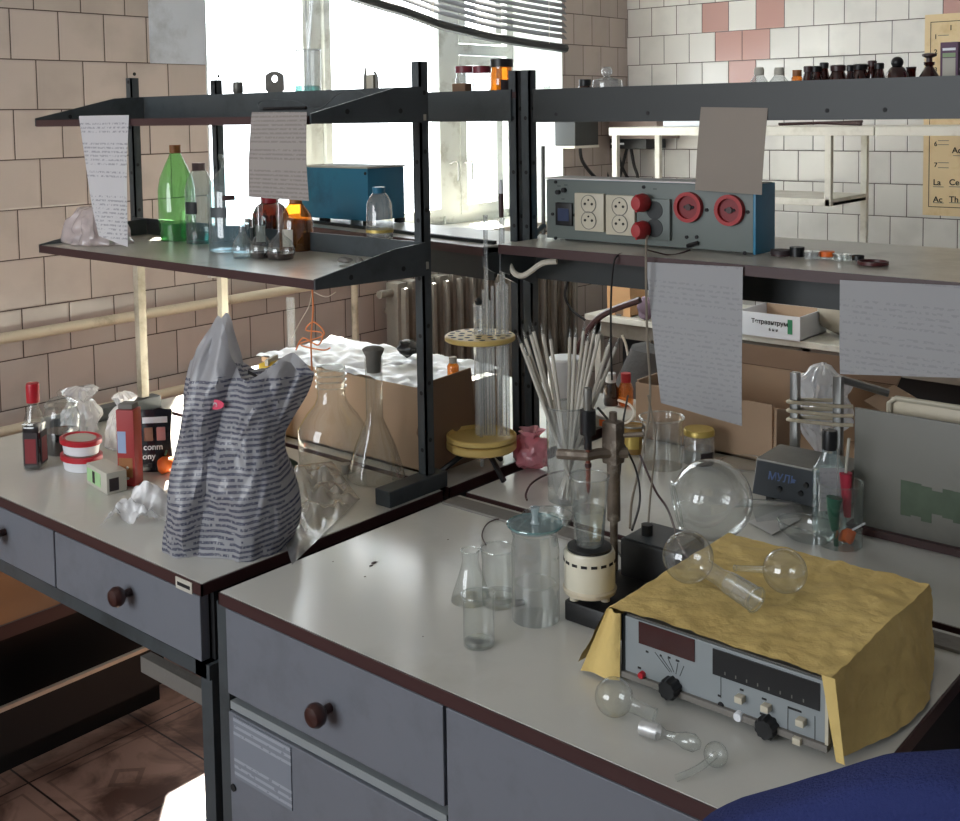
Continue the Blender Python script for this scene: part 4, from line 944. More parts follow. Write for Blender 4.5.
for x, y in ((938, 141), (938, 145), (938, 163), (938, 168), (933, 187), (933, 203), (949, 187), (949, 203), (938, 36), (953, 156)):
    a = pp(x, y); box(b, -.0016, -.001, a[0]-.045, a[0], a[1], a[1]+.003)
mk('fine_print', b, 'greysteel', pz, smooth=False)
# white metal rack in front of the right wall
wr = thing('metal_stand', 'white metal shelf frame before the tiled right wall', 'rack', (4.2, 1.8, .77))
def wbox(n, x0, x1, y0, y1, z0, z1, m='white'): return mk(n, box(B(), x0-4.2, x1-4.2, y0-1.8, y1-1.8, z0-.77, z1-.77, .002), m, wr, smooth=False)
wbox('top_board', 4.2, 4.6, 1.62, 2.82, 1.548, 1.583); wbox('top_board', 4.2, 4.6, .9, 1.615, 1.548, 1.583)
wbox('lower_shelf', 4.2, 4.58, 1.79, 2.4, 1.272, 1.30)
for x_ in (4.2, 4.56): wbox('upright', x_, x_+.025, .915, .94, .772, 1.548)
for y in (2.79, 1.80):
    wbox('upright', 4.2, 4.225, y-.013, y+.013, 1.272 if y < 2 else .772, 1.548); wbox('upright', 4.56, 4.585, y-.013, y+.013, .772, 1.548)
wbox('end_bar', 4.2, 4.585, 1.79, 1.81, 1.272, 1.287, 'rad'); 
p = (4.3, 2.6, 1.584); solo('folded_paper', box(B(), 0, .2, -.36, 0, 0, .035, .003), 'wp', 'bright white folded paper on top of the white metal frame', 'paper', p)
b = B(); tube(b, [(4.3, 2.05, 1.592), (4.35, 1.9, 1.596), (4.28, 1.7, 1.591)], .007, 6); tube(b, [(4.4, 2.1, 1.592), (4.42, 1.75, 1.6)], .006, 6); solo('dark_rods', b, 'edge', 'dark rods lying on top of the white metal frame', 'rods', (0, 0, 0))
# far low table
ft = thing('side_table', 'white topped table along the right wall with cupboards below', 'table', (4.0, 1.2, 0))
mk('table_top', box(B(), 0, .62, -.4, 1.62, .745, .77, .003), 'white', ft, smooth=False)
mk('apron_rail', box(B(), .02, .04, -.38, 1.6, .68, .745), 'rad', ft, smooth=False)
for y in (-.1, .62, 1.58): mk('leg', box(B(), .02, .05, y-.03, y, 0, .74), 'white', ft, smooth=False)
mk('cupboard', box(B(), .12, .6, -.36, 1.5, .02, .66), 'dark', ft, smooth=False)
p = G(619, 316, z=.771); e = thing('wooden_box', 'small pale plywood box on the far white table', 'box', p, 0)
k = 1/PPM(p); h = ZT(p, 284)-.771
b = B(); box(b, 0, .008, -13*k, 14*k, .001, h); box(b, .12, .128, -13*k, 14*k, .001, h); box(b, .008, .12, -13*k, -13*k+.008, .001, h); box(b, .008, .12, 14*k-.008, 14*k, .001, h); box(b, .008, .12, -13*k, 14*k, .001, .006); mk('case', b, 'wood', e, smooth=False)
mk('slot', box(B(), -.0008, 0, -5*k, 5*k, .004, 7*k), 'cardin', e); mk('latch', box(B(), -.004, 0, -3*k, 3*k, .001, 2*k), 'greysteel', e)
p = G(640, 322, z=.771); b = B(); ball(b, (0, 0, .05), .05, 3, (.8, .7, 1)); crumple(b, .02, 20, 3, .005); solo('bundled_rag', b, mat('mauve_cloth', (130, 110, 124), .8), 'small mauve bundle right of the pale plywood box', 'bundle', p+Vector((.05, 0, 0)))
p = G(770, 338, z=.771); e = thing('printed_tray', 'white printed cardboard tray with a green mark on the far table', 'box', (p.x, G(800, 340, X=p.x).y, .771)); k = 1/PPM(p)
Lb = G(738, 330, X=p.x).y-G(800, 340, X=p.x).y; h = ZT(Vector((p.x, p.y, .771)), 314)-.771
b = B(); box(b, 0, .004, 0, Lb, .001, h); box(b, .24, .244, 0, Lb, .001, h); box(b, .004, .24, 0, .004, .001, h); box(b, .004, .24, Lb-.004, Lb, .001, h); box(b, .004, .24, 0, Lb, .001, .005); mk('tray', b, 'wp', e, smooth=False)
mk('lining', box(B(), .0045, .0055, .005, Lb-.005, .006, h-.002), 'card', e); mk('lining', box(B(), .2385, .2395, .005, Lb-.005, .006, h-.002), 'card', e); mk('green_mark', box(B(), -.0008, 0, 8*k, 13*k, h*.25, h*.85), mat('bottle_green_print', (50, 130, 90), .5), e)
text('print', 'Тетраантрум', 6.2*k, (-.001, 52*k, h*.56), 'ink', e); text('print', '6 н н', 4.5*k, (-.001, 33*k, h*.3), 'ink', e)
p = G(838, 341, z=.771); b = B(); ball(b, (0, 0, .07), .11, 3, (.9, 1.2, .65)); crumple(b, .03, 12, 9, .01)
solo('soft_bundle', b, mat('beige_cloth', (150, 142, 126), .8), 'beige wrapped bundle beside the white printed tray', 'bundle', (p.x+.12, p.y, .772))
# electrical boxes and cables in the corner
q = G(585, 130, Y=WN-.06); e = thing('meter_box', 'grey electrical box high on the wall pier beside the corner', 'electrical box', (q.x, WN-.001, q.z)); 
q0_, q1_ = G(575, 146, Y=WN-.12), G(598, 100, Y=WN-.12)
mk('housing', box(B(), q0_.x-q.x, q1_.x-q.x, -.12, 0, q0_.z-q.z, q1_.z-q.z, .004), 'apron', e); mk('bottom_strip', box(B(), q0_.x-q.x-.01, q1_.x-q.x, -.124, 0, q0_.z-q.z-.012, q0_.z-q.z), 'white', e)
q = G(625, 125, X=4.9); e = thing('junction_box', 'pinkish beige electrical box with black sockets in the corner', 'electrical box', (WE-.001, q.y, q.z))
ya_, yb2 = G(600, 120, X=4.77).y, G(657, 120, X=4.77).y; zt_, zb_ = G(640, 104, X=4.77).z, G(640, 139, X=4.77).z
mk('housing', box(B(), -.22, 0, yb2-q.y, min(ya_, 3.2)-q.y, zb_-q.z, zt_-q.z, .004), mat('pink_beige_enamel', (150, 132, 124), .5), e)
mk('socket_strip', box(B(), -.21, -.02, G(645, 140, X=4.77).y-q.y, min(ya_, 3.2)-q.y, zb_-q.z-.05, zb_-q.z, .003), 'black', e); mk('label_strip', box(B(), -.2115, -.21, G(640, 140, X=4.77).y-q.y+.1, G(630, 140, X=4.77).y-q.y+.12, zb_-q.z-.03, zb_-q.z-.02), 'wp', e)
for i, (pts, lab) in enumerate((([(580, 147), (582, 160), (590, 172), (600, 182)], 'black cable curving down from the grey electrical box'), ([(602, 140), (604, 160), (610, 185), (622, 215)], 'black cable hanging from the left of the black sockets'),
                   ([(618, 148), (620, 162), (628, 180), (634, 200)], 'black cable hanging at the middle of the black sockets'), ([(627, 148), (624, 160), (620, 176), (615, 200)], 'black cable slanting left under the black sockets'), ([(631, 148), (634, 165), (638, 180), (636, 210)], 'rightmost black cable below the black sockets'))):
    cable([G(x, y, Y=WN-.05) if i == 0 else G(x, y, X=4.80) for x, y in pts], .009, 'bcable', lab)
cable([G(x, y, X=3.4) for x, y in ((566, 395), (570, 370), (578, 348), (592, 325), (608, 312), (640, 300))], .012, 'edge', 'dark brown hose arching behind the rods', 'hose', 'hose')
cable([G(x, y, X=3.9) for x, y in ((568, 280), (565, 296), (572, 310), (585, 320))], .006, 'bcable', 'thin black lead near the radiator behind the right rack')
cable([G(x, y, X=3.6) for x, y in ((622, 335), (626, 345), (628, 355), (631, 362))], .005, 'wcable', 'short pale lead dangling from the far white table')
b = B(); ball(b, (0, 0, 0), .09, 3, (.6, 1, 1)); crumple(b, .02, 10, 3); 
e = thing('clutter_sack', 'dark grey sack standing under the shelf behind the rods', 'sack', (3.55, 2.15, 0)); b.free()
b = B(); lathe(b, [(0, .001), (.2, .001), (.24, .2), (.22, .55), (.12, .78), (.05, .8)], 40, fn=lambda a, z: 1+.12*noise.noise(Vector((math.cos(a)*2, math.sin(a)*2, z*5)))); mk('sack_body', b, mat('sack_grey', (62, 60, 58), .9, bump=.3), e); mk('tie', tor(.055, .008, .79), 'cable', e)
# ------------------------------------------------------------------ rear bench, right of the left rack
# test tube stand
p = G(482, 473, BT); ts = thing('tube_stand', 'round yellow wooden tube stand on black feet', 'tube stand', p)
k = 1/PPM(p); zD = ZT(p, 440)-BT; zU = ZT(p, 340)-BT; R1 = 35*k
b = B()
mk('lower_disc', lathe(b, [(0, zD-.018), (R1*.94, zD-.018), (R1, zD-.014), (R1, zD-.002), (R1*.96, zD), (R1*.9, zD), (R1*.88, zD-.004), (0, zD-.004)], 44), 'yellow', ts)
mk('middle_disc', lathe(B(), [(0, zD), (R1*.9, zD+.001), (R1*1.0, zD+.004), (R1*1.0, zD+.012), (R1*.95, zD+.014), (R1*.93, zD+.006), (0, zD+.006)], 44), 'yellow', ts)
mk('upper_disc', lathe(B(), [(0, zU), (R1*.97, zU), (R1, zU+.002), (R1, zU+.009), (R1*.97, zU+.011), (0, zU+.011)], 44), 'yellow', ts)
mk('pole', tube(B(), [(0, 0, .014), (0, 0, zU+.02)], .0035, 10), 'tube', ts)
hb = B()
for rr, n in ((.83, 16), (.55, 10), (.3, 5)):
    for i in range(n):
        a = 2*PI*i/n; hx_, hy_ = R1*rr*math.cos(a), R1*rr*math.sin(a); lathe(hb, [(.0062, zU+.0115), (0, zU+.0116)], 10, hx_, hy_)
hol = mk('hole_ring', hb, 'dark', ts); hol['kind'] = 'stuff'
for a in (.2, 2.3, 4.4):
    mk('leg', tube(B(), [(0, 0, zD-.018), (R1*.4*math.cos(a), R1*.4*math.sin(a), zD-.022), (R1*1.15*math.cos(a), R1*1.15*math.sin(a), .006)], .006, 8), 'black', ts)
i0 = 0
tubes_ = [(479, 330, 306, 5.2, 'short wide tube with closed mouth'), (487, 215, 0, 2.2, 'very tall thin rod'), (503, 218, 0, 2.8, 'tall hollow tube'), (493, 286, 0, 1.6, ''), (498, 283, 0, 2.0, ''), (507, 284, 0, 2.0, ''), (484, 290, 0, 1.8, ''), (500, 292, 0, 1.7, ''), (490, 300, 0, 1.7, '')]
for i, (x, yt, _, r, d) in enumerate(tubes_):
    q = G(x, 340, z=BT+zU); a = Vector((q.x, q.y, BT+zD+.008)); 
    if (Vector((q.x, q.y))-Vector((p.x, p.y))).length > R1*.85: 
        dd = (Vector((q.x, q.y))-Vector((p.x, p.y))).normalized()*R1*.7; a.x, a.y = p.x+dd.x, p.y+dd.y
    rr = r/PPM(a); ht = ZT(a, yt)-a.z
    if i == 0: ht = ZT(a, 304)-a.z
    lab = ['short wide tube standing left in the yellow stand', 'tallest thin clear rod in the yellow stand', 'tall thin tube topped by the dark red dropper'][i] if i < 3 else 'thin clear glass tube in the yellow stand, '+{3: 'fourth', 4: 'fifth', 5: 'last', 6: 'second', 7: 'sixth', 8: 'third'}[i]+' from the left by its mouth'
    e = thing('glass_tube', lab, 'glass tube', a, 0, 'bunched glass tubes in the yellow stand' if i > 2 else None)
    mk('tube_wall', lathe(B(), [(0, .001), (rr*.7, .002), (rr, .006), (rr, ht*.985), (rr*1.15, ht)], 14), 'tube', e)
    if i == 0: mk('dark_mouth', lathe(B(), [(0, ht), (rr*.6, ht-.001), (rr*.8, ht+.008), (0, ht+.014)], 14), 'apron', e)
    if i == 2: 
        e2 = thing('dropper', 'dark red dropper with white tip standing in the tall thin tube', 'dropper', (a.x, a.y, a.z+ht+.001), 0)
        mk('stem', lathe(B(), [(0, 0), (rr*.8, 0), (rr*.95, .02), (rr*.9, ZT(a, 194)-a.z-ht)], 12), 'edge', e2); z1_ = ZT(a, 194)-a.z-ht; mk('tip', lathe(B(), [(rr*.85, z1_), (rr*.8, z1_+.015), (rr*.4, z1_+.028), (0, z1_+.03)], 12), 'wp', e2)
# pink bag
p = G(531, 472, BT); b = B(); ball(b, (0, 0, .036), .042, 4, (.9, 1.0, .9)); crumple(b, .014, 22, 5); crumple(b, .005, 60, 2)
for v in b.verts: v.co.z = max(v.co.z, .001)
e = thing('pink_bag', 'crumpled bright pink plastic bag behind the rod beaker', 'bag', p+Vector((.01, .006, 0))); mk('bag_body', b, 'pinkbag', e)
b = lathe(B(), [(.008, .06), (.014, .075), (.026, .088)], 30, fn=lambda a, z: 1+.4*math.sin(a*5)*.6); mk('bag_neck', b, 'pinkbag', e)
# white bucket and amber bottles
p = G(566, 425, BT); e = vessel('white_tub', 'bluish white plastic tub behind the fan of glass rods', 'tub', p, [(15, 430), (16, 425), (18, 361)], 'wp')
cap(e, p, [(18.5, 364), (18.5, 359), (16, 357)], 'wp', 'lid')
p = G(611, 405, BT); e = abottle('brown medicine bottle with white cap behind the stand rod', p, [(7, 406), (7.5, 402), (7.5, 388), (4.5, 381)], [(5.2, 382), (5.2, 373)], 'wp', 'damber')
p = G(626, 405, BT); e = abottle('orange medicine bottle with red cap next to the white-capped one', p, [(7, 406), (7.5, 402), (7.5, 388), (4.5, 381)], [(5, 382), (5, 373)], 'red', 'amber')
p = G(633, 452, BT); e = thing('food_tin', 'yellow and brown labelled tin behind the stand rod', 'tin', p); k = 1/PPM(p); h = ZT(p, 425)-BT
mk('tin_body', lathe(B(), [(0, .001), (12*k, .001), (12*k, h), (11*k, h), (11*k, h-.003), (0, h-.003)], 30), mat('tin_print', (150, 116, 60), .4, var=.5, vs=40), e); mk('rim', tor(12*k, .002, h), 'steel', e); band(e, p, 12.2, 446, 432, 'gold', -.7, .5)
q = thing('small_package', 'pale crumpled package on the bench below the medicine bottles', 'package', G(618, 425, BT)); b = box(B(), -.05, .05, -.05, .05, .001, .03, .006); crumple(b, .005, 25, 5, .004); mk('wrap', b, 'label', q); mk('orange_print', box(B(), -.0505, -.05, -.03, .02, .006, .022), 'orange', q)
# rod beaker
p = G(566, 505, BT); p = G(568, 500, BT)
rbk = vessel('rod_beaker', 'tall glass beaker crammed with white glass rods', 'beaker', p, [(18, 503), (20, 499), (21, 412), (22, 405)], 'frost', rim=.0018)
tips = [(517, 333), (522, 328), (528, 324), (531, 321), (541, 323), (549, 328), (570, 326), (576, 326), (585, 320), (596, 323), (602, 323), (611, 337), (613, 334), (620, 337), (524, 345), (589, 330)]
cr = 1/PPM(p); ctr = Vector((p.x, p.y)); right = Vector((_r[0], _r[1])); away = Vector((.76, .65))
ORD = ['leftmost', 'second', 'third', 'fourth', 'fifth', 'sixth', 'seventh', 'eighth', 'ninth', 'tenth', 'eleventh', 'twelfth', 'thirteenth', 'fourteenth', 'fifteenth', 'rightmost']
ordr = {t_: i for i, t_ in enumerate(sorted(tips))}
for i, (x, y) in enumerate(tips):
    d = (x-568)/55; bx_ = ctr+right*(-d*10*cr)+away*(((i*37) % 7-3)/3*9*cr)
    base = Vector((bx_.x, bx_.y, BT+.006))
    rim_ = ctr+right*(max(-1, min(1, d*1.1))*17*cr)+away*(((i*53) % 5-2)/2*8*cr); zr_ = ZT(p, 408)
    dirv = Vector((rim_.x, rim_.y, zr_))-base
    # extend until the tip reaches the height seen
    lo, hi = 1.0, 3.0
    for _ in range(30):
        m_ = (lo+hi)/2
        if pix(base+dirv*m_)[1] > y: lo = m_
        else: hi = m_
    tip = base+dirv*lo
    # steer sideways so that the fan opens as wide as in the photo
    tx = pix(tip)[0]; sh = (x-tx)/PPM(tip); tip += Vector((right.x, right.y, 0))*sh
    n_ = ordr[(x, y)]; e = thing('glass_rod', 'thin white glass rod, '+ORD[n_]+(' of' if n_ in (0, 15) else ' from the left of')+' the sixteen in the tall beaker', 'glass rod', base, 0, 'glass rods in the tall beaker')
    v = tip-base; L = v.length; qn = v.to_track_quat('Z', 'Y'); e.rotation_mode = 'QUATERNION'; e.rotation_quaternion = qn
    mk('rod', lathe(B(), [(0, .0005), (.0032, .001), (.0036, L-.03), (.0034, L-.022)], 10), mat('white_glass', (196, 190, 178), .2) if i == 0 else bpy.data.materials['white_glass'], e); mk('tip', lathe(B(), [(.0034, L-.022), (.0012, L-.004), (0, L)], 10), 'thick', e)
# round dish behind jar with cord
p = G(551, 488, BT); e = thing('glass_dish', 'shallow round glass dish under the rod beaker front', 'dish', G(548, 522, BT)); r = 24/PPM(p); 
mk('bowl', lathe(B(), [(0, .001), (r*.9, .001), (r, .012), (r*.98, .014), (r*.88, .004), (0, .004)], 40), 'thick', e); mk('rim', tor(r, .0015, .013), 'thick', e)
cable([G(x, y, BT+.01) for x, y in ((527, 500), (526, 494), (531, 484), (543, 476), (556, 472), (566, 470))], .0022, 'edge', 'brown wire curving on the bench in front of the pink bag', 'wire')
# electrode stand
p = G(612, 585, BT)
st = thing('burette_stand', 'rusty laboratory stand holding the electrode over the stirrer', 'lab stand', G(588, 622, BT), 0)
o_ = Vector(st.location)
def rel(v): return v-o_
basez = .032
c1 = G(616, 540, X=1.50); col = Vector((1.44, G(614, 545, X=1.44).y, BT))
b = B(); 
mk('base', box(B(), -.018, .13, -.055, .03, .001, basez, .004), 'black', st)
cp = rel(col); zt_ = ZT(col, 412)-BT
mk('column', tube(B(), [(cp.x, cp.y, basez), (cp.x, cp.y, zt_)], .0062, 12), 'rust', st); mk('column_sleeve', tube(B(), [(cp.x, cp.y, ZT(col, 520)-BT), (cp.x, cp.y, ZT(col, 455)-BT)], .0105, 12), 'rust', st)
E_ = G(588, 450, X=1.40); zc = ZT(col, 452)-BT
ec = rel(Vector((E_.x, E_.y, BT)))
mk('clamp_arm', tube(B(), [(cp.x+.01, cp.y-.02, zc), (cp.x-.02, cp.y+.015, zc), (ec.x, ec.y, zc), (ec.x-.01, ec.y+.05, zc-.004)], .0085, 8), 'rust', st); mk('boss_head', box(B(), cp.x-.013, cp.x+.013, cp.y-.014, cp.y+.014, zc-.018, zc+.05, .005), 'rust', st); mk('clamp_screw', tube(B(), [(cp.x, cp.y-.02, zc+.03), (cp.x+.01, cp.y-.05, zc+.035)], .004, 8), 'rust', st)
Ep = Vector((E_.x, E_.y, BT)); e = thing('electrode', 'black and grey electrode probe dipping into the water beaker', 'electrode', Ep)
ze = lambda y: ZT(Ep, y)-BT
k = 1/PPM(Ep)
mk('grey_top', lathe(B(), [(4*k, ze(412)), (4.5*k, ze(392)), (3.5*k, ze(388)), (0, ze(387))], 18), 'greysteel', e); mk('black_collar', lathe(B(), [(0, ze(434)), (8*k, ze(434)), (8*k, ze(410)), (0, ze(410))], 20), 'black', e); mk('black_stem', lathe(B(), [(0, ze(449)), (4*k, ze(449)), (4*k, ze(434))], 16), 'black', e)
mk('brown_probe', lathe(B(), [(0, ze(495)), (1.2*k, ze(492)), (2.4*k, ze(484)), (2.4*k, ze(449))], 14), mat('probe_brown', (120, 66, 50), .4), e); mk('ring', lathe(B(), [(3.4*k, ze(467)), (3.4*k, ze(463)), (0, ze(463))], 14), 'edge', e)
p = G(592, 592, BT)
mg = thing('magnetic_stirrer', 'cream round magnetic stirrer with black top on the stand base', 'stirrer', (G(590, 618, BT).x, G(590, 618, BT).y, BT+basez+.0005))
P_ = Vector(mg.location); P2 = Vector((P_.x, P_.y, BT)); k = 1/PPM(P2); zs = lambda y: ZT(P2, y)-P_.z
z1_, z0_ = zs(548), zs(586)
for a in (.6, 2.7, 4.8): mk('foot', lathe(B(), [(0, 0.0005), (.007, 0.0005), (.007, z0_-.006), (0, z0_-.006)], 12), 'ivory', mg, (.026*math.cos(a), .026*math.sin(a), 0))
mk('skirt', lathe(B(), [(0, z0_-.006), (26*k, z0_-.006), (27*k, z0_), (25*k, z0_+.004)], 40), 'pipe', mg)
mk('housing', lathe(B(), [(25*k, z0_), (25.5*k, z0_+.004), (25.5*k, z1_-.006), (24*k, z1_), (21*k, z1_)], 48), 'creamp', mg); mk('hot_plate', lathe(B(), [(22*k, z1_), (22*k, z1_+.004), (0, z1_+.004)], 40), 'black', mg)
slb = B()
for i in range(16):
    a = 2*PI*i/16; c_, s_ = math.cos(a), math.sin(a); q_ = box(B(), 25.4*k, 25.9*k, -.0045, .0045, z1_-.017, z1_-.013); xform(q_, Matrix.Rotation(a, 4, 'Z')); me = bpy.data.meshes.new('t'); q_.to_mesh(me); q_.free(); slb.from_mesh(me); bpy.data.meshes.remove(me)
vs_ = mk('vent_slots', slb, 'ink', mg); 
bp = Vector((P_.x, P_.y, P_.z+z1_+.0048)); hwt = ZT(P2, 476)-bp.z
wbk = thing('water_beaker', 'tapered glass beaker of water on the stirrer with the probe in it', 'beaker', bp)
mk('body', lathe(B(), [(0, .0008), (13*k, .001), (14.5*k, .005), (17*k, hwt*.55), (20*k, hwt)], 36), 'thick', wbk); mk('rim', tor(20*k, .0016, hwt), 'thick', wbk); mk('water', lathe(B(), [(0, .002), (13.5*k, .003), (15.5*k, hwt*.4), (16*k, hwt*.52), (0, hwt*.52)], 30), 'water', wbk)
# black transformer box with glass dish on top
p = G(645, 572, BT); bb = thing('adapter_box', 'black square adapter box under the glass dish beside the stand', 'adapter', (1.475, .895, BT)); 
mk('case', box(B(), -.045, .045, -.05, .05, .001, .09, .006), 'black', bb); mk('knob', lathe(B(), [(.009, .09), (.009, .108), (0, .108)], 16), 'black', bb, (-.01, .022, 0)); mk('panel', box(B(), -.04, .04, -.045, .045, .09, .0912), 'frame', bb); mk('socket', lathe(B(), [(.005, .0912), (.005, .094), (0, .094)], 12), 'steel', bb, (.02, -.02, 0))
cable([G(628, 395, X=1.62), G(622, 430, X=1.6), G(620, 470, X=1.6), G(615, 500, X=1.6), G(612, 540, X=1.5), G(625, 560, X=1.44)], .002, 'bcable', 'thin black wire from the probe down past the stand rod')
cable([G(640, 455, X=1.66), G(655, 490, X=1.64), G(668, 510, X=1.6), G(680, 545, X=1.45), G(690, 560, X=1.40)], .0022, 'edge', 'reddish brown wire passing under the globe flask')
cable([G(648, 395, X=1.70), G(655, 440, X=1.70), G(650, 500, X=1.6), G(648, 530, X=1.52)], .0018, 'cable', 'thin flex dropping behind the wide beaker into the adapter box')
cable([G(598, 408, X=1.42), G(612, 425, X=1.5), G(624, 445, X=1.6), G(636, 470, X=1.64), G(640, 500, X=1.62), G(632, 530, X=1.5)], .002, 'bcable', 'black electrode lead looping right of the stand')
cable([G(x, y, X=1.7) for x, y in ((618, 400), (630, 405), (634, 414), (628, 422), (620, 424))], .0022, 'wcable', 'white curved lead next to the orange medicine bottle')
# large beaker and jar with gold lid
p = G(662, 466, BT); vessel('wide_beaker', 'wide empty glass beaker beside the gold-lidded jar', 'beaker', p, [(18, 470), (20, 466), (20, 430), (20, 424), (22, 417)], 'thick', rim=.0022)
p = G(699, 462, BT); e = vessel('glass_jar', 'glass jar with gold metal lid and dark label', 'jar', p, [(14, 466), (15.5, 462), (15.5, 438), (13, 434)], 'frost', 448, 'frost'); cap(e, p, [(15.5, 434), (15.5, 430), (14.5, 428.5)], 'gold', 'lid')
b = B(); base = math.atan2(-p.y, -p.x); r = 15.9/PPM(p); zz0, zz1 = ZT(p, 462)-BT, ZT(p, 449)-BT
mk('label_strip', solidify(grid(b, 8, 1, lambda u, v: Vector((r*math.cos(base+.1+.9*u), r*math.sin(base+.1+.9*u), zz0+(zz1-zz0)*v))), .0004), 'dlabel', e)
# globe flask
gc = Vector((1.72, G(712, 503, X=1.72).y, 0)); kk = 1/PPM(Vector((gc.x, gc.y, .97))); Rg = 40*kk
gf = thing('globe_flask', 'very large empty round glass globe flask on the rear bench', 'flask', (gc.x, gc.y, BT+.001+Rg))
pr = [(Rg*math.sin(a), Rg*math.cos(a)) for a in np.linspace(PI, .62, 30)]; pr = [(abs(r_)+1e-6 if i else 0, z_) for i, (r_, z_) in enumerate(pr)]
nb_ = B(); lathe(nb_, pr+[(Rg*.56, Rg*.86), (Rg*.60, Rg*.9)], 48); xform(nb_, Matrix.Rotation(math.radians(100), 4, Vector((.77, .64, 0)).cross(Vector((0, 0, 1))).cross(Vector((0, 0, 1))))); mk('globe', nb_, 'thick', gf)
rr_ = tor(Rg*.60, .0025, Rg*.9); xform(rr_, Matrix.Rotation(math.radians(100), 4, Vector((.77, .64, 0)).cross(Vector((0, 0, 1))).cross(Vector((0, 0, 1))))); mk('rim', rr_, 'thick', gf)
# cardboard box, big
BXX = 2.17; yBL, yBR = G(636, 430, X=BXX).y, G(772, 440, X=BXX).y
zBL = ZT(Vector((BXX, yBL, BT)), 380)-BT; zBR = ZT(Vector((BXX, yBR, BT)), 408)-BT; WB = yBL-yBR
cb = thing('cardboard_box', 'big open cardboard box behind the gold-lidded jar', 'box', (BXX, yBR, BT), 0)
b = B(); hz_ = zBL; W3 = WB+.17
box(b, 0, .005, 0, WB, .001, (zBL+zBR)/2); box(b, .25, .255, -.17, WB, .001, hz_+.012); box(b, .005, .25, WB-.005, WB, .001, hz_); box(b, .08, .25, -.17, -.165, .001, hz_-.03); box(b, 0, .25, -.165, WB-.005, .001, .006)
mk('carton', b, 'card', cb, smooth=False)
mk('front_flap', prism(B(), [(0, .001), (.005, .001), (.085, .001), (.08, zBR-.02), (.0, zBR)], -.01, -.005, 1), 'card', cb, smooth=False)
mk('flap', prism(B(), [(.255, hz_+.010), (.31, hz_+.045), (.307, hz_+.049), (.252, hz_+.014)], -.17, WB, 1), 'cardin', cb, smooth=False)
mk('slanted_flap', prism(B(), [(0, 0), (.17, 0), (.17, .004), (0, .004)], 0, .10, 1), 'card', cb, (.08, -.255, hz_-.03), (math.radians(24), 0, 0), smooth=False)
q = G(822, 425, X=2.24); p0 = Vector((2.24, q.y, BT)); b = knotbag(p0, [(16, 440), (25, 425), (28, 408), (24, 396), (26, 384), (15, 374), (10, 370)], 'wbag', 21, .3); solo('plastic_bag', b, 'wbag', 'white plastic bag stuffed into the big cardboard box', 'bag', (2.24, q.y, BT+.008))
# clamp frame with hoses
cf = thing('clamp_stand', 'two steel posts tied with pale rubber hoses', 'clamp', (2.10, .9, BT))
ya2, yb3 = G(795, 440, X=2.10).y, G(838, 440, X=2.10).y
for yy, yt in ((ya2, 372), (yb3, 376)):
    q = Vector((2.10, yy, BT)); mk('post', box(B(), -.008, .008, yy-.9-.0085, yy-.9+.0085, .001, ZT(q, yt)-BT, .002), 'steel', cf)
mk('slanted_post', tube(B(), [(.01, yb3-.9, ZT(Vector((2.10, yb3, BT)), 380)-BT), (.05, yb3-.98, ZT(Vector((2.10, yb3, BT)), 392)-BT)], .008, 8), 'steel', cf)
for yy in (402, 411, 420):
    z_ = ZT(Vector((2.09, ya2, BT)), yy)-BT; tube_ = B(); tube(tube_, [(.0, yb3-.93, z_+.008), (-.012, yb3-.9, z_+.006), (-.013, (ya2+yb3)/2-.9, z_+.003), (-.012, ya2-.9, z_), (.0, ya2-.885, z_-.003), (.014, ya2-.9, z_), (.014, yb3-.9, z_+.012)], .0038, 8, smooth=True); mk('hose_loop', tube_, 'pipe', cf)
# grey instrument
XM = 1.945; yM0, yM1 = G(752, 480, X=XM).y, G(840, 500, X=XM).y
ins = thing('meter', 'small grey instrument with slanted dark front and black knobs', 'instrument', (XM, (yM0+yM1)/2, BT), 0)
w2_ = (yM0-yM1)/2; hh_ = .078
prism(b := B(), [(0, .014), (.02, hh_), (.12, hh_+.004), (.12, .014)], -w2_, w2_, 1); mk('case', b, 'greysteel', ins, smooth=False)
ipn = mk('front_plate', prism(B(), [(-.006, .016), (.0145, hh_-.002), (.019, hh_-.004), (0, .014)], -w2_+.004, w2_-.004, 1), 'pface', ins, smooth=False)
text('lettering', 'МУЛЬ', .02, (.0045, w2_-.03, .047), 'navyink', ipn, (math.radians(72), 0, -PI/2))
for y_, z_ in ((-.02, .05), (-.012, .034), (.03, .034), (-.04, .034)):
    q_ = B(); lathe(q_, [(.006, 0), (.005, .01), (0, .01)], 14); xform(q_, Matrix.Rotation(-PI/2, 4, 'Y')); mk('knob', q_, 'black', ins, (.019*((z_-.016)/.052), y_, z_))
for x_, y_ in ((.02, -.06), (.02, .06), (.1, -.06), (.1, .06)): mk('foot', lathe(B(), [(0, .001), (.008, .001), (.007, .014), (0, .014)], 12), 'black', ins, (x_, y_, 0))
# bottle with black cap
p = G(829, 536, BT); e = thing('spirit_bottle', 'clear square bottle with black cap and white label by the swab beaker', 'bottle', p, .65); k = 1/PPM(p); zq = lambda y: ZT(p, y)-BT
mk('body', box(B(), -9*k, 9*k, -16*k, 16*k, .001, zq(466), .009), 'aqua', e); mk('neck', lathe(B(), [(15*k, zq(467)), (11*k, zq(460)), (7.5*k, zq(453)), (7*k, zq(446))], 28, sx=.6), 'aqua', e)
mk('cap', lathe(B(), [(7.6*k, zq(449)), (7.6*k, zq(432)), (7*k, zq(430)), (0, zq(430))], 24), 'black', e); mk('label_strip', box(B(), -9.4*k, -9.1*k, -13*k, 12*k, zq(508), zq(465)), M['sheet3'], e)
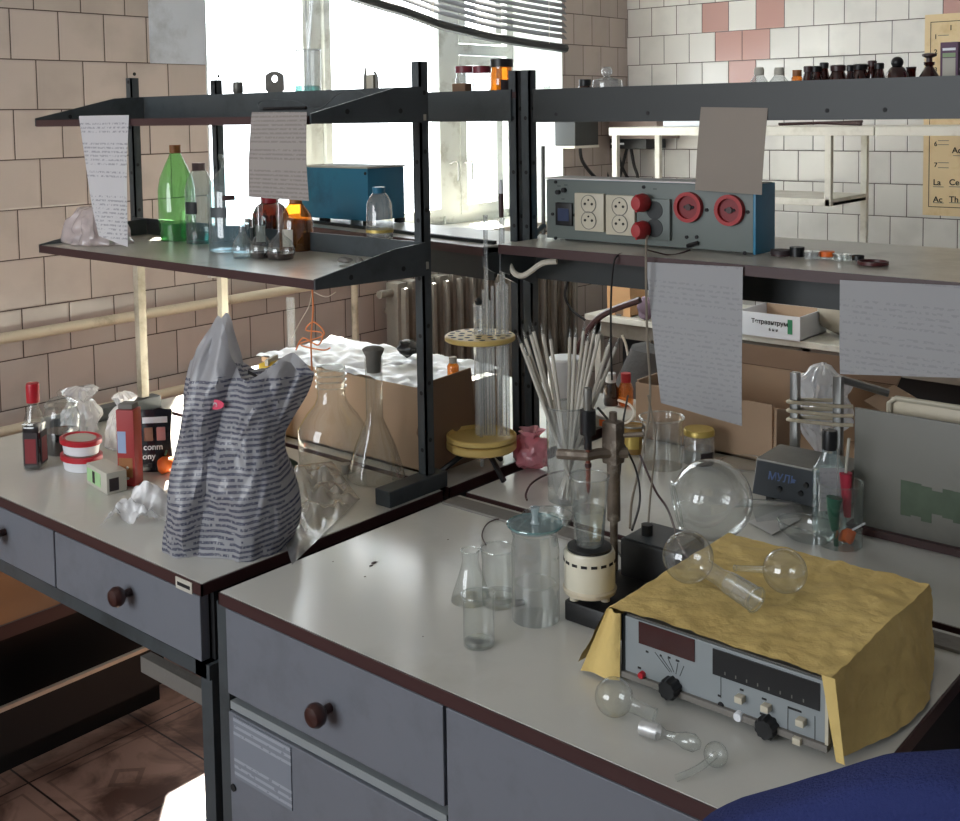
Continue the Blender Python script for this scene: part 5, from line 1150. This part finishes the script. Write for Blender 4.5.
# beaker with swab, brush and rods
p = G(840, 544, BT); bk = vessel('swab_beaker', 'glass beaker holding a green brush and a red brush', 'beaker', p, [(20, 548), (21.5, 544), (22, 482)], 'clear', rim=.0018)
k = 1/PPM(p)
R3 = Vector((_r[0], _r[1], 0))
def inb(x, y): return R3*((x-840)*k)+Vector((0, 0, ZT(p, y)-BT))
e = thing('green_brush', 'dark green brush leaning in the swab beaker', 'brush', p+Vector((-.008, -.004, .004))); mk('head', tube(B(), [inb(834, 498), inb(833, 504), inb(833, 514), inb(834, 526), inb(835, 532)], .014, 12, r2=.006), 'green', e); mk('handle', tube(B(), [inb(835, 532), inb(836, 546)], .004, 8), 'green', e)
e = thing('red_brush', 'pinkish red brush upright in the swab beaker', 'brush', p+Vector((.012, .008, .004))); mk('head', tube(B(), [inb(847, 478), inb(848, 500), inb(849, 522)], .011, 10, r2=.006), mat('crimson_bristle', (176, 44, 66), .5), e); mk('handle', tube(B(), [inb(847, 478), inb(850, 443)], .0028, 8), 'label', e)
solo('glass_stick', tube(B(), [p+inb(838, 540)+Vector((0, 0, .004)), p+inb(837, 448)], .0025, 8), 'frost', 'thin glass stick standing beside the spirit bottle', 'glass rod')
e = thing('cotton_scrap', 'orange-pink scraps at the bottom of the swab beaker', 'scraps', p+Vector((.006, -.01, .003))); b = B(); ball(b, (0, 0, .012), .014, 2); crumple(b, .006, 70, 2); mk('scrap', b, 'orange', e); mk('splinter', tube(B(), [(0, .01, .01), (.004, -.03, .04)], .002, 6), 'wp', e)
# broken glass and papers
def flat(name, lab, cat, pts, m, z=.002, th=.0012, z0=BT):
    Q = [G(x, y, z0+z) for x, y in pts]; c0 = sum(Q, Vector())/len(Q); b = B()
    prism(b, [(q.x-c0.x, q.y-c0.y) for q in Q], 0, th, 2); return solo(name, b, m, lab, cat, (c0.x, c0.y, z0+z), smooth=False)
flat('paper_scrap', 'small white paper scrap lying behind the yellow cloth', 'paper', [(748, 522), (792, 505), (800, 520), (772, 535)], 'paper')
q = G(770, 515, BT); e = thing('broken_glass', 'curved shard of broken glass behind the yellow cloth', 'glass shard', q+Vector((0, 0, .004)), -.6); mk('shard', grid(B(), 12, 8, lambda u, v: Vector((-.05+.1*u, -.04+.08*v-.02*u*v, .002+.03*math.sin(PI*v)*(1-.4*u)))), 'frost', e)
mk('edge_line', tube(B(), [(-.05, .04, .003), (0, .035, .004), (.05, .02, .003)], .0016, 6), 'thick', e)
q = G(808, 540, BT); e = thing('glass_trough', 'half-round open glass trough left of the swab beaker', 'glass dish', q+Vector((0, 0, .001))); 
mk('bowl', lathe(B(), [(0, .001), (.03, .001), (.045, .014), (.047, .03)], 36, sx=.8, sy=1.15), 'thick', e); mk('rim', tor(.047, .0016, .03, sx=.8, sy=1.15), 'thick', e)
q = G(745, 478, BT); e = thing('watch_glass', 'round glass plate leaning left of the small grey instrument', 'glass dish', q+Vector((.05, .02, .0015))); mk('bowl', lathe(B(), [(0, .001), (.03, .003), (.055, .014)], 36), 'clear', e); mk('rim', tor(.055, .0015, .014), 'thick', e)
# grey board leaning at right
gbd = thing('leaning_board', 'large grey board standing upright at the right with a green mark', 'board', (1.912, .76, BT))
ybL = G(853, 520, X=1.91).y-.76; zt_ = ZT(Vector((1.9, .70, BT)), 415)-BT
mk('sheet', box(B(), 0, .006, -.38, ybL, .012, zt_, .002), mat('board_grey', (118, 117, 110), .5, dirt=(104, 104, 98), ds=5), gbd)
mk('foot_rail', box(B(), -.012, .02, -.38, ybL+.01, .001, .014), 'edge', gbd)
y1g = G(897, 490, X=1.9).y-.76; zg1, zg0 = G(920, 485, X=1.9).z-BT, G(920, 524, X=1.9).z-BT
gm = mat('green_mark', (74, 88, 70), .6, var=.4, vs=30); b = B(); rnd = random.Random(4)
for i in range(7): 
    ya3 = y1g-.0176*i-.002; box(b, -.0006, 0, ya3-.0176, ya3, zg0+.02*rnd.random(), zg1-.012*rnd.random())
mk('green_print', b, gm, gbd)
tr = thing('plastic_tray', 'cream plastic tray edge standing behind the grey board', 'tray', (1.96, .70, BT)); yl = G(890, 410, X=1.96).y-.70; zt2_ = ZT(Vector((1.96, .65, BT)), 403)-BT
mk('tray_back', box(B(), 0, .006, -.32, yl, .001, zt2_, .003), 'pipe', tr); mk('rim', tube(B(), [(-.004, yl, .01), (-.004, yl, zt2_-.01), (-.004, yl-.012, zt2_), (-.004, -.32, zt2_)], .005, 8), 'ivory', tr)
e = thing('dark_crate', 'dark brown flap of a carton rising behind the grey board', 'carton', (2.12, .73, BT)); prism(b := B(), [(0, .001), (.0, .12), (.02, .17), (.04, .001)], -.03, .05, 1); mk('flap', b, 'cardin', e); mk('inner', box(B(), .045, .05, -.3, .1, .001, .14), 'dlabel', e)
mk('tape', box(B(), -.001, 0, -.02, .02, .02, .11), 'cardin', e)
# ------------------------------------------------------------------ right front bench glassware
p = G(536, 618, BT); e = vessel('lidded_jar', 'tall glass jar covered with a bluish glass lid', 'jar', p, [(21, 626), (24, 619), (24, 560), (24, 548), (22, 536), (24, 530)], 'frost')
z_ = ZT(p, 527)-BT; k = 1/PPM(p)
mk('lid', lathe(B(), [(0, z_), (26*k, z_), (27.5*k, z_+.003), (27.5*k, z_+.006), (5*k, z_+.006), (4*k, z_+.008), (3.2*k, z_+.016), (4.5*k, z_+.026), (5*k, z_+.03), (0, z_+.032)], 44), glass('pale_blue_lid_glass', (.86, .95, .96), .75, .12, haze=.35, hazecol=(.72, .84, .88)), e); mk('lid_rim', tor(27.5*k, .0016, z_+.005), glass('teal_rim_glass', (.6, .85, .86), .6, .14, haze=.3, hazecol=(.3, .6, .6)), e)
mk('inner_ring', tor(20*k, .0012, ZT(p, 582)-BT), 'clear', e)
p = G(499, 604, BT); e = vessel('glass_cylinder', 'straight glass cylinder between the lidded jar and the conical flask', 'beaker', p, [(13, 611), (16, 606), (16.5, 600), (16.5, 560), (17.5, 548)], 'clear', rim=.0016)
mk('dark_band', lathe(B(), prof(p, [(16.9, 598), (16.9, 593)]), 30), 'frost', e)
p = G(471, 600, BT); vessel('small_conical_flask', 'small conical flask behind the front beaker', 'flask', p, [(18, 604), (20, 600), (19, 595), (10, 568), (8, 560), (9, 550)], 'clear', rim=.0012)
p = G(479, 644, BT); e = vessel('small_beaker', 'small straight beaker standing alone nearest the bench edge', 'beaker', p, [(13, 650), (15.5, 647), (15.5, 640), (15.5, 598), (16.5, 594)], 'clear', rim=.0014); mk('dregs', lathe(B(), [(0, .002), (14.5/PPM(p), .003), (14.5/PPM(p), .006), (0, .0065)], 28), 'frost', e)
p = G(519, 607, BT); b = lathe(B(), [(0, -.008), (.006, -.008), (.0045, .008), (0, .008)], 16); xform(b, Matrix.Rotation(PI/2, 4, 'X')); solo('rubber_stopper', b, 'black', 'small black rubber stopper lying between cylinder and lidded jar', 'stopper', p+Vector((0, 0, .0068)), (0, 0, 1.0))
cable([G(x, y, BT+.003) for x, y in ((486, 545), (482, 535), (487, 524), (498, 519), (512, 521), (520, 528))], .0012, 'edge', 'thin dark wire loop on the bench behind the glass cylinder', 'wire')
b = B()
for x, y, r in ((374, 563, .0045), (371, 566, .003), (448, 540, .0016), (333, 562, .0014), (365, 577, .0018), (423, 637, .0012)):
    q = G(x, y, BT); ball(b, (q.x, q.y, BT+.0008), r, 2, (1.3, .8, .3))
o = mk('crumbs', b, 'edge'); tag(o, 'scatter of tiny dark crumbs on the pale front worktop', 'crumbs', None, 'stuff')
# ------------------------------------------------------------------ digital instrument and yellow cloth
DX, DYa, DYb = 1.205, .792, .510
dv = thing('digital_instrument', 'grey laboratory instrument with dark red display under the yellow cloth', 'instrument', (DX, DYb, BT))
DW = DYa-DYb; DZ0, DZ1 = .012, .093; DD = .315
prism(b := B(), [(.004, DZ0), (.004, DZ1), (DD, DZ1+.002), (DD, DZ0)], 0, DW, 1); mk('case', b, 'greysteel', dv, smooth=False)
fp = mk('front_plate', box(B(), -.001, .004, .004, DW-.004, DZ0+.006, DZ1-.001, .001), 'instr', dv, smooth=False)
mk('bottom_bar', box(B(), -.006, .006, 0, DW, DZ0-.002, DZ0+.006, .001), 'stone', dv, smooth=False); mk('frame_edge', box(B(), -.003, .006, DW-.004, DW, DZ0+.006, DZ1), 'apron', dv, smooth=False); mk('frame_edge', box(B(), -.003, .006, 0, .004, DZ0+.006, DZ1), 'ivory', dv, smooth=False)
for x_, y_ in ((.02, .03), (.02, DW-.03), (DD-.03, .03), (DD-.03, DW-.03)): mk('foot', lathe(B(), [(0, .001), (.01, .001), (.01, .011), (0, .011)], 14), 'black', dv, (x_, y_, 0))
def dp(x, y): q = G(x, y, X=DX-.001); return q.y-DYb, q.z-BT
def drect(name, x0, y0, x1, y1, m, par=dv, th=.0012):
    """corners: top left (x0, y0) and bottom right (x1, y1) as seen"""
    a = dp(x0, y0); c_ = dp(x1, y1); return mk(name, box(B(), -.001-th, -.001, c_[0], a[0], c_[1], a[1]), m, par, smooth=False)
ds = drect('display', 639, 621, 695, 662, mat('display_red', (58, 24, 24), .15)); 
dsp = drect('black_window', 713, 648, 820, 711, 'black'); 
a = dp(722, 664)
b = B()
for i in range(8): box(b, -.0026, -.0022, a[0]-.0145*i-.0055, a[0]-.0145*i-.004, a[1]-.012, a[1]-.008)
mk('window_marks', b, 'greysteel', dsp)
def dknob(x, y, r, L, m, name='knob', n=20, ribs=0):
    a = dp(x, y); b = B(); lathe(b, [(r, .001), (r, L*.8), (r*.85, L), (0, L)], n, fn=(lambda A, z: 1+.06*math.cos(A*10)) if ribs else None); xform(b, Matrix.Rotation(-PI/2, 4, 'Y')); return mk(name, b, m, dv, (0, a[0], a[1]))
dknob(673, 686, .013, .018, 'black', ribs=1, n=60); dknob(769, 725, .013, .016, 'black', ribs=1, n=60); dknob(643, 674, .0045, .008, 'red', 'red_button'); dknob(721, 705, .004, .003, 'ink', 'jack')
for x, y in ((742, 697), (768, 706), (803, 720), (800, 738)):
    a = dp(x, y); mk('push_button', box(B(), -.012, -.001, a[0]-.005, a[0]+.005, a[1]-.004, a[1]+.004, .001), 'ivory', dv)
dknob(740, 715, .0058, .009, 'wp', 'white_knob')
b = B()
for (x0, y0), (x1, y1) in (((655, 652), (670, 672)), ((661, 656), (672, 672)), ((668, 658), (674, 672)), ((678, 663), (676, 674)), ((684, 666), (680, 676)), ((721, 676), (721, 698)), ((788, 706), (788, 732)), ((815, 716), (815, 742))):
    a, c_ = dp(x0, y0), dp(x1, y1); tube(b, [(-.0014, a[0], a[1]), (-.0014, c_[0], c_[1])], .0004, 4)
mk('scale_lines', b, 'ink', dv)
b = B()
for x, y, w_ in ((646, 652, 3), (660, 656, 2), (668, 658, 3), (676, 661, 4), (740, 690, 4), (762, 699, 5), (788, 708, 14), (718, 696, 3), (806, 684, 6), (760, 714, 8), (638, 668, 4)):
    a = dp(x, y); box(b, -.0018, -.001, a[0]-.001*w_*1.2, a[0], a[1], a[1]+.0022)
mk('small_print', b, 'ink', dv)
# cloth: top, right and back skirts, left corner falling in front
CZ = DZ1+BT+.004
M['cloth'] = mat('yellow_cloth', (214, 186, 116), .75, var=.1, vs=9, bump=.5, bs=36, dirt=(196, 168, 102), ds=7)
x0c, x1c, y0c, y1c = DX-.006, DX+DD+.006, DYb-.004, DYa+.02
def cloth(u, v):
    # u: from left skirt hem (0) over the top (0.28..0.72) to the right hem (1); v: front (0) to back hem (1)
    if u < .26: s_ = (.26-u)/.26; y = y1c+.012*0+s_*.035; z = CZ-s_*(CZ-BT-.008); 
    elif u > .7: s_ = (u-.7)/.3; y = y0c-s_*(.006+.036*math.sin(PI*min(1, v/.78))); z = CZ-s_*(CZ-BT-.006)
    else: s_ = 0; y = y1c+(y0c-y1c)*(u-.26)/.44; z = CZ
    if v < .78: x = x0c+(x1c-x0c)*v/.78; zb_ = 0
    else: q = (v-.78)/.22; x = x1c+.006*q; z = min(z, CZ-q*(CZ-BT-.006)) if s_ == 0 else min(z, CZ-max(s_, q)*(CZ-BT-.006))
    if u < .26 and v < .25: x += 0; y += .012*s_*(1-v*4)
    n1 = noise.noise(Vector((x*9, y*9, 2))); n2 = abs(noise.noise(Vector((x*20, y*24, z*22+5)))); n3 = noise.noise(Vector((x*60, y*50, z*40)))
    amp = .35+.65*min(1, max(0, 1-abs(s_-0)*0))
    n4 = abs(noise.noise(Vector((x*34+y*12, y*50, z*40+1)))); d = (n1*.003+n2*.004+n3*.0006+n4*.0035)
    if s_ == 0 and v < .78: z += max(-.001, d+.003)
    elif u > .7: y -= min(.006, abs(d)); x += .004*math.sin(v*19)*s_
    elif u < .26: y += abs(d)*1.1; x += .006*math.sin(v*16)*s_
    if v >= .78: x += min(.004, abs(d))
    return Vector((x-DX, y-DYb, z-BT))
yc = thing('yellow_cloth', 'creased yellow cloth draped over the laboratory instrument', 'cloth', (DX, DYb, BT))
b = grid(B(), 120, 90, cloth); mk('cloth_sheet', b, 'cloth', yc)
def tri(u, v):  # corner of the cloth hanging in front, left of the panel
    yb4 = y1c+.035*v; ya4 = DYa-.002+.002*v
    return Vector((x0c-.002-.004*math.sin(u*6)-.012*v*u-DX, ya4+(yb4-ya4)*u-DYb+.0, (CZ-BT)*(1-v)+.006*v))
mk('cloth_corner', solidify(grid(B(), 12, 14, tri), .001), 'cloth', yc)
def flapf(u, v): return Vector((x0c-DX-.003, y0c-.012*v-.006+(.016-.006*v)*u-DYb, (CZ-BT)*(1-v)+.006))
mk('cloth_corner', solidify(grid(B(), 4, 10, flapf), .001), 'cloth', yc)
# glassware on the cloth
CT = CZ+.012
def onaxis(bm, a, c_):  # orient a lathe made along +z so that it runs from a to c_
    v = c_-a; xform(bm, v.to_track_quat('Z', 'Y').to_matrix().to_4x4()); return bm
c0 = G(688, 557, z=CT+.03); Rb = 26/PPM(c0); c0 = G(688, 557, z=CT+Rb); Rb = 25.5/PPM(c0); mouth = G(756, 600, z=CT+.016)
e = thing('round_flask', 'round bottomed flask with flared neck lying on the yellow cloth', 'flask', c0)
v = mouth-c0; L = v.length; kx = Rb
pr = [(0 if i == 0 else Rb*math.sin(a), Rb*math.cos(a)) for i, a in enumerate(np.linspace(PI, .38, 26))]+[(Rb*.34, Rb*1.1), (Rb*.34, L*.5), (Rb*.42, L*.6), (Rb*.46, L*.97), (Rb*.48, L)]
mk('glass_body', onaxis(lathe(B(), pr, 36), c0, mouth), 'thick', e); mk('frosted_neck', onaxis(lathe(B(), [(Rb*.435, L*.62), (Rb*.475, L*.96)], 30), c0, mouth), 'frost', e)
mk('rim', onaxis(tor(Rb*.48, .0014, L), c0, mouth), 'thick', e)
c1 = G(785, 571, z=CT+.02); Rb = 21.5/PPM(c1); c1 = G(785, 571, z=CT+Rb); stem = G(735, 568, z=CT+.012)
e = thing('glass_bulb', 'small glass bulb with thin stem lying on the yellow cloth', 'glass bulb', c1); v = stem-c1; L = v.length
pr = [(0 if i == 0 else Rb*math.sin(a), Rb*math.cos(a)) for i, a in enumerate(np.linspace(PI, .2, 24))]+[(Rb*.16, Rb*1.1), (Rb*.13, L)]
mk('glass_body', onaxis(lathe(B(), pr, 32), c1, stem), 'thick', e); mk('stem_end', onaxis(tor(Rb*.13, .001, L), c1, stem), 'thick', e)
# glassware in front of the instrument
c2 = G(614, 693, z=BT+.022); Rb = 19/PPM(c2); c2 = G(614, 697, z=BT+Rb+.0005); e = thing('small_round_flask', 'little round flask lying in front of the instrument at its left', 'flask', c2); m2 = G(655, 716, z=BT+Rb*.5); L = (m2-c2).length
pr = [(0 if i == 0 else Rb*math.sin(a), Rb*math.cos(a)) for i, a in enumerate(np.linspace(PI, .4, 24))]+[(Rb*.36, Rb*1.15), (Rb*.34, L)]
mk('glass_body', onaxis(lathe(B(), pr, 32), c2, m2), 'clear', e); mk('rim', onaxis(tor(Rb*.34, .001, L), c2, m2), 'thick', e)
a1, a2 = G(641, 727, z=BT+.011), G(700, 745, z=BT+.011); e = thing('glass_joint', 'frosted glass joint tube with small bulb before the instrument', 'glass tube', a1); L = (a2-a1).length; r = 8/PPM(a1)
mk('frosted_end', onaxis(lathe(B(), [(r*.95, 0), (r, L*.3)], 24), a1, a2), glass('ground_glass', (.9, .9, .9), .5, .2, rough=.3, haze=.5), e); mk('tube_body', onaxis(lathe(B(), [(r, L*.3), (r*.5, L*.42), (r*.6, L*.6), (r*1.0, L*.75), (r*1.05, L*.9), (r*.5, L), (0, L*1.01)], 24), a1, a2), 'clear', e)
c3 = G(697, 742, z=BT+.014); Rb = 12/PPM(c3); c3.z = BT+Rb+.0005; e = thing('glass_bend', 'small curved glass tube end by the joint tube', 'glass tube', (c3.x-.01, c3.y-.03, c3.z)); mk('bulb', ball(B(), (0, 0, 0), Rb, 3), 'clear', e); mk('tail', tube(B(), [(0, 0, 0), (-.03, .005, -.004), (-.055, .02, -Rb+.004)], .004, 8, smooth=True, cap=False), 'clear', e)
# ------------------------------------------------------------------ blue chair at the lower right
tl1, tl2, tl3 = G(690, 828, X=.80), G(800, 786, X=.80), G(960, 757, X=.80)
ch = thing('office_chair', 'dark blue fabric office chair back at the lower right corner', 'chair', (.80, .17, 0), 0)
def cb_(u, v):
    a = 2*PI*u; t_ = v*PI
    return Vector((0, 0, 0))
b = B(); outl = [(.42, .62), (.43, .9)]
ys = [tl1.y+.03, tl1.y, (tl1.y*2+tl2.y)/3, tl2.y, (tl2.y+tl3.y)/2, tl3.y, tl3.y-.06, tl3.y-.16, tl3.y-.23, tl3.y-.25]
zs_ = [tl1.z-.10, tl1.z, tl1.z*.58+tl2.z*.42, tl2.z, (tl2.z+tl3.z)/2+.008, tl3.z, tl3.z+.008, tl3.z-.01, tl3.z-.08, tl3.z-.2]
poly = [(y-.17, z) for y, z in zip(ys, zs_)]+[(tl3.y-.25-.17, .66), (tl1.y+.03-.17, .66)]
prism(b, poly, -.045, .03, 0); bmesh.ops.bevel(b, geom=[e_ for e_ in b.edges], offset=.018, segments=3, affect='EDGES', profile=.5)
mk('backrest', b, 'navy', ch); mk('seat', box(B(), -.5, -.02, -.26, .26, .44, .53, .03), 'navy', ch)
mk('back_bar', box(B(), .02, .05, -.04, .04, .46, .9, .005), 'black', ch); mk('gas_column', tube(B(), [(-.25, 0, .1), (-.25, 0, .44)], .028, 14), 'black', ch)
for i in range(5):
    a = 2*PI*i/5; mk('foot', tube(B(), [(-.25, 0, .1), (-.25+.27*math.cos(a), .27*math.sin(a), .055)], .02, 8), 'black', ch); mk('caster', ball(B(), (-.25+.27*math.cos(a), .27*math.sin(a), .027), .027, 2), 'black', ch)

b = B(); tube(b, [G(543, 146, X=2.02), G(543.5, 236, X=2.02)], .0045, 8); solo('dark_stick', b, 'greysteel', 'thin dark stick standing upright left of the socket panel', 'stick')
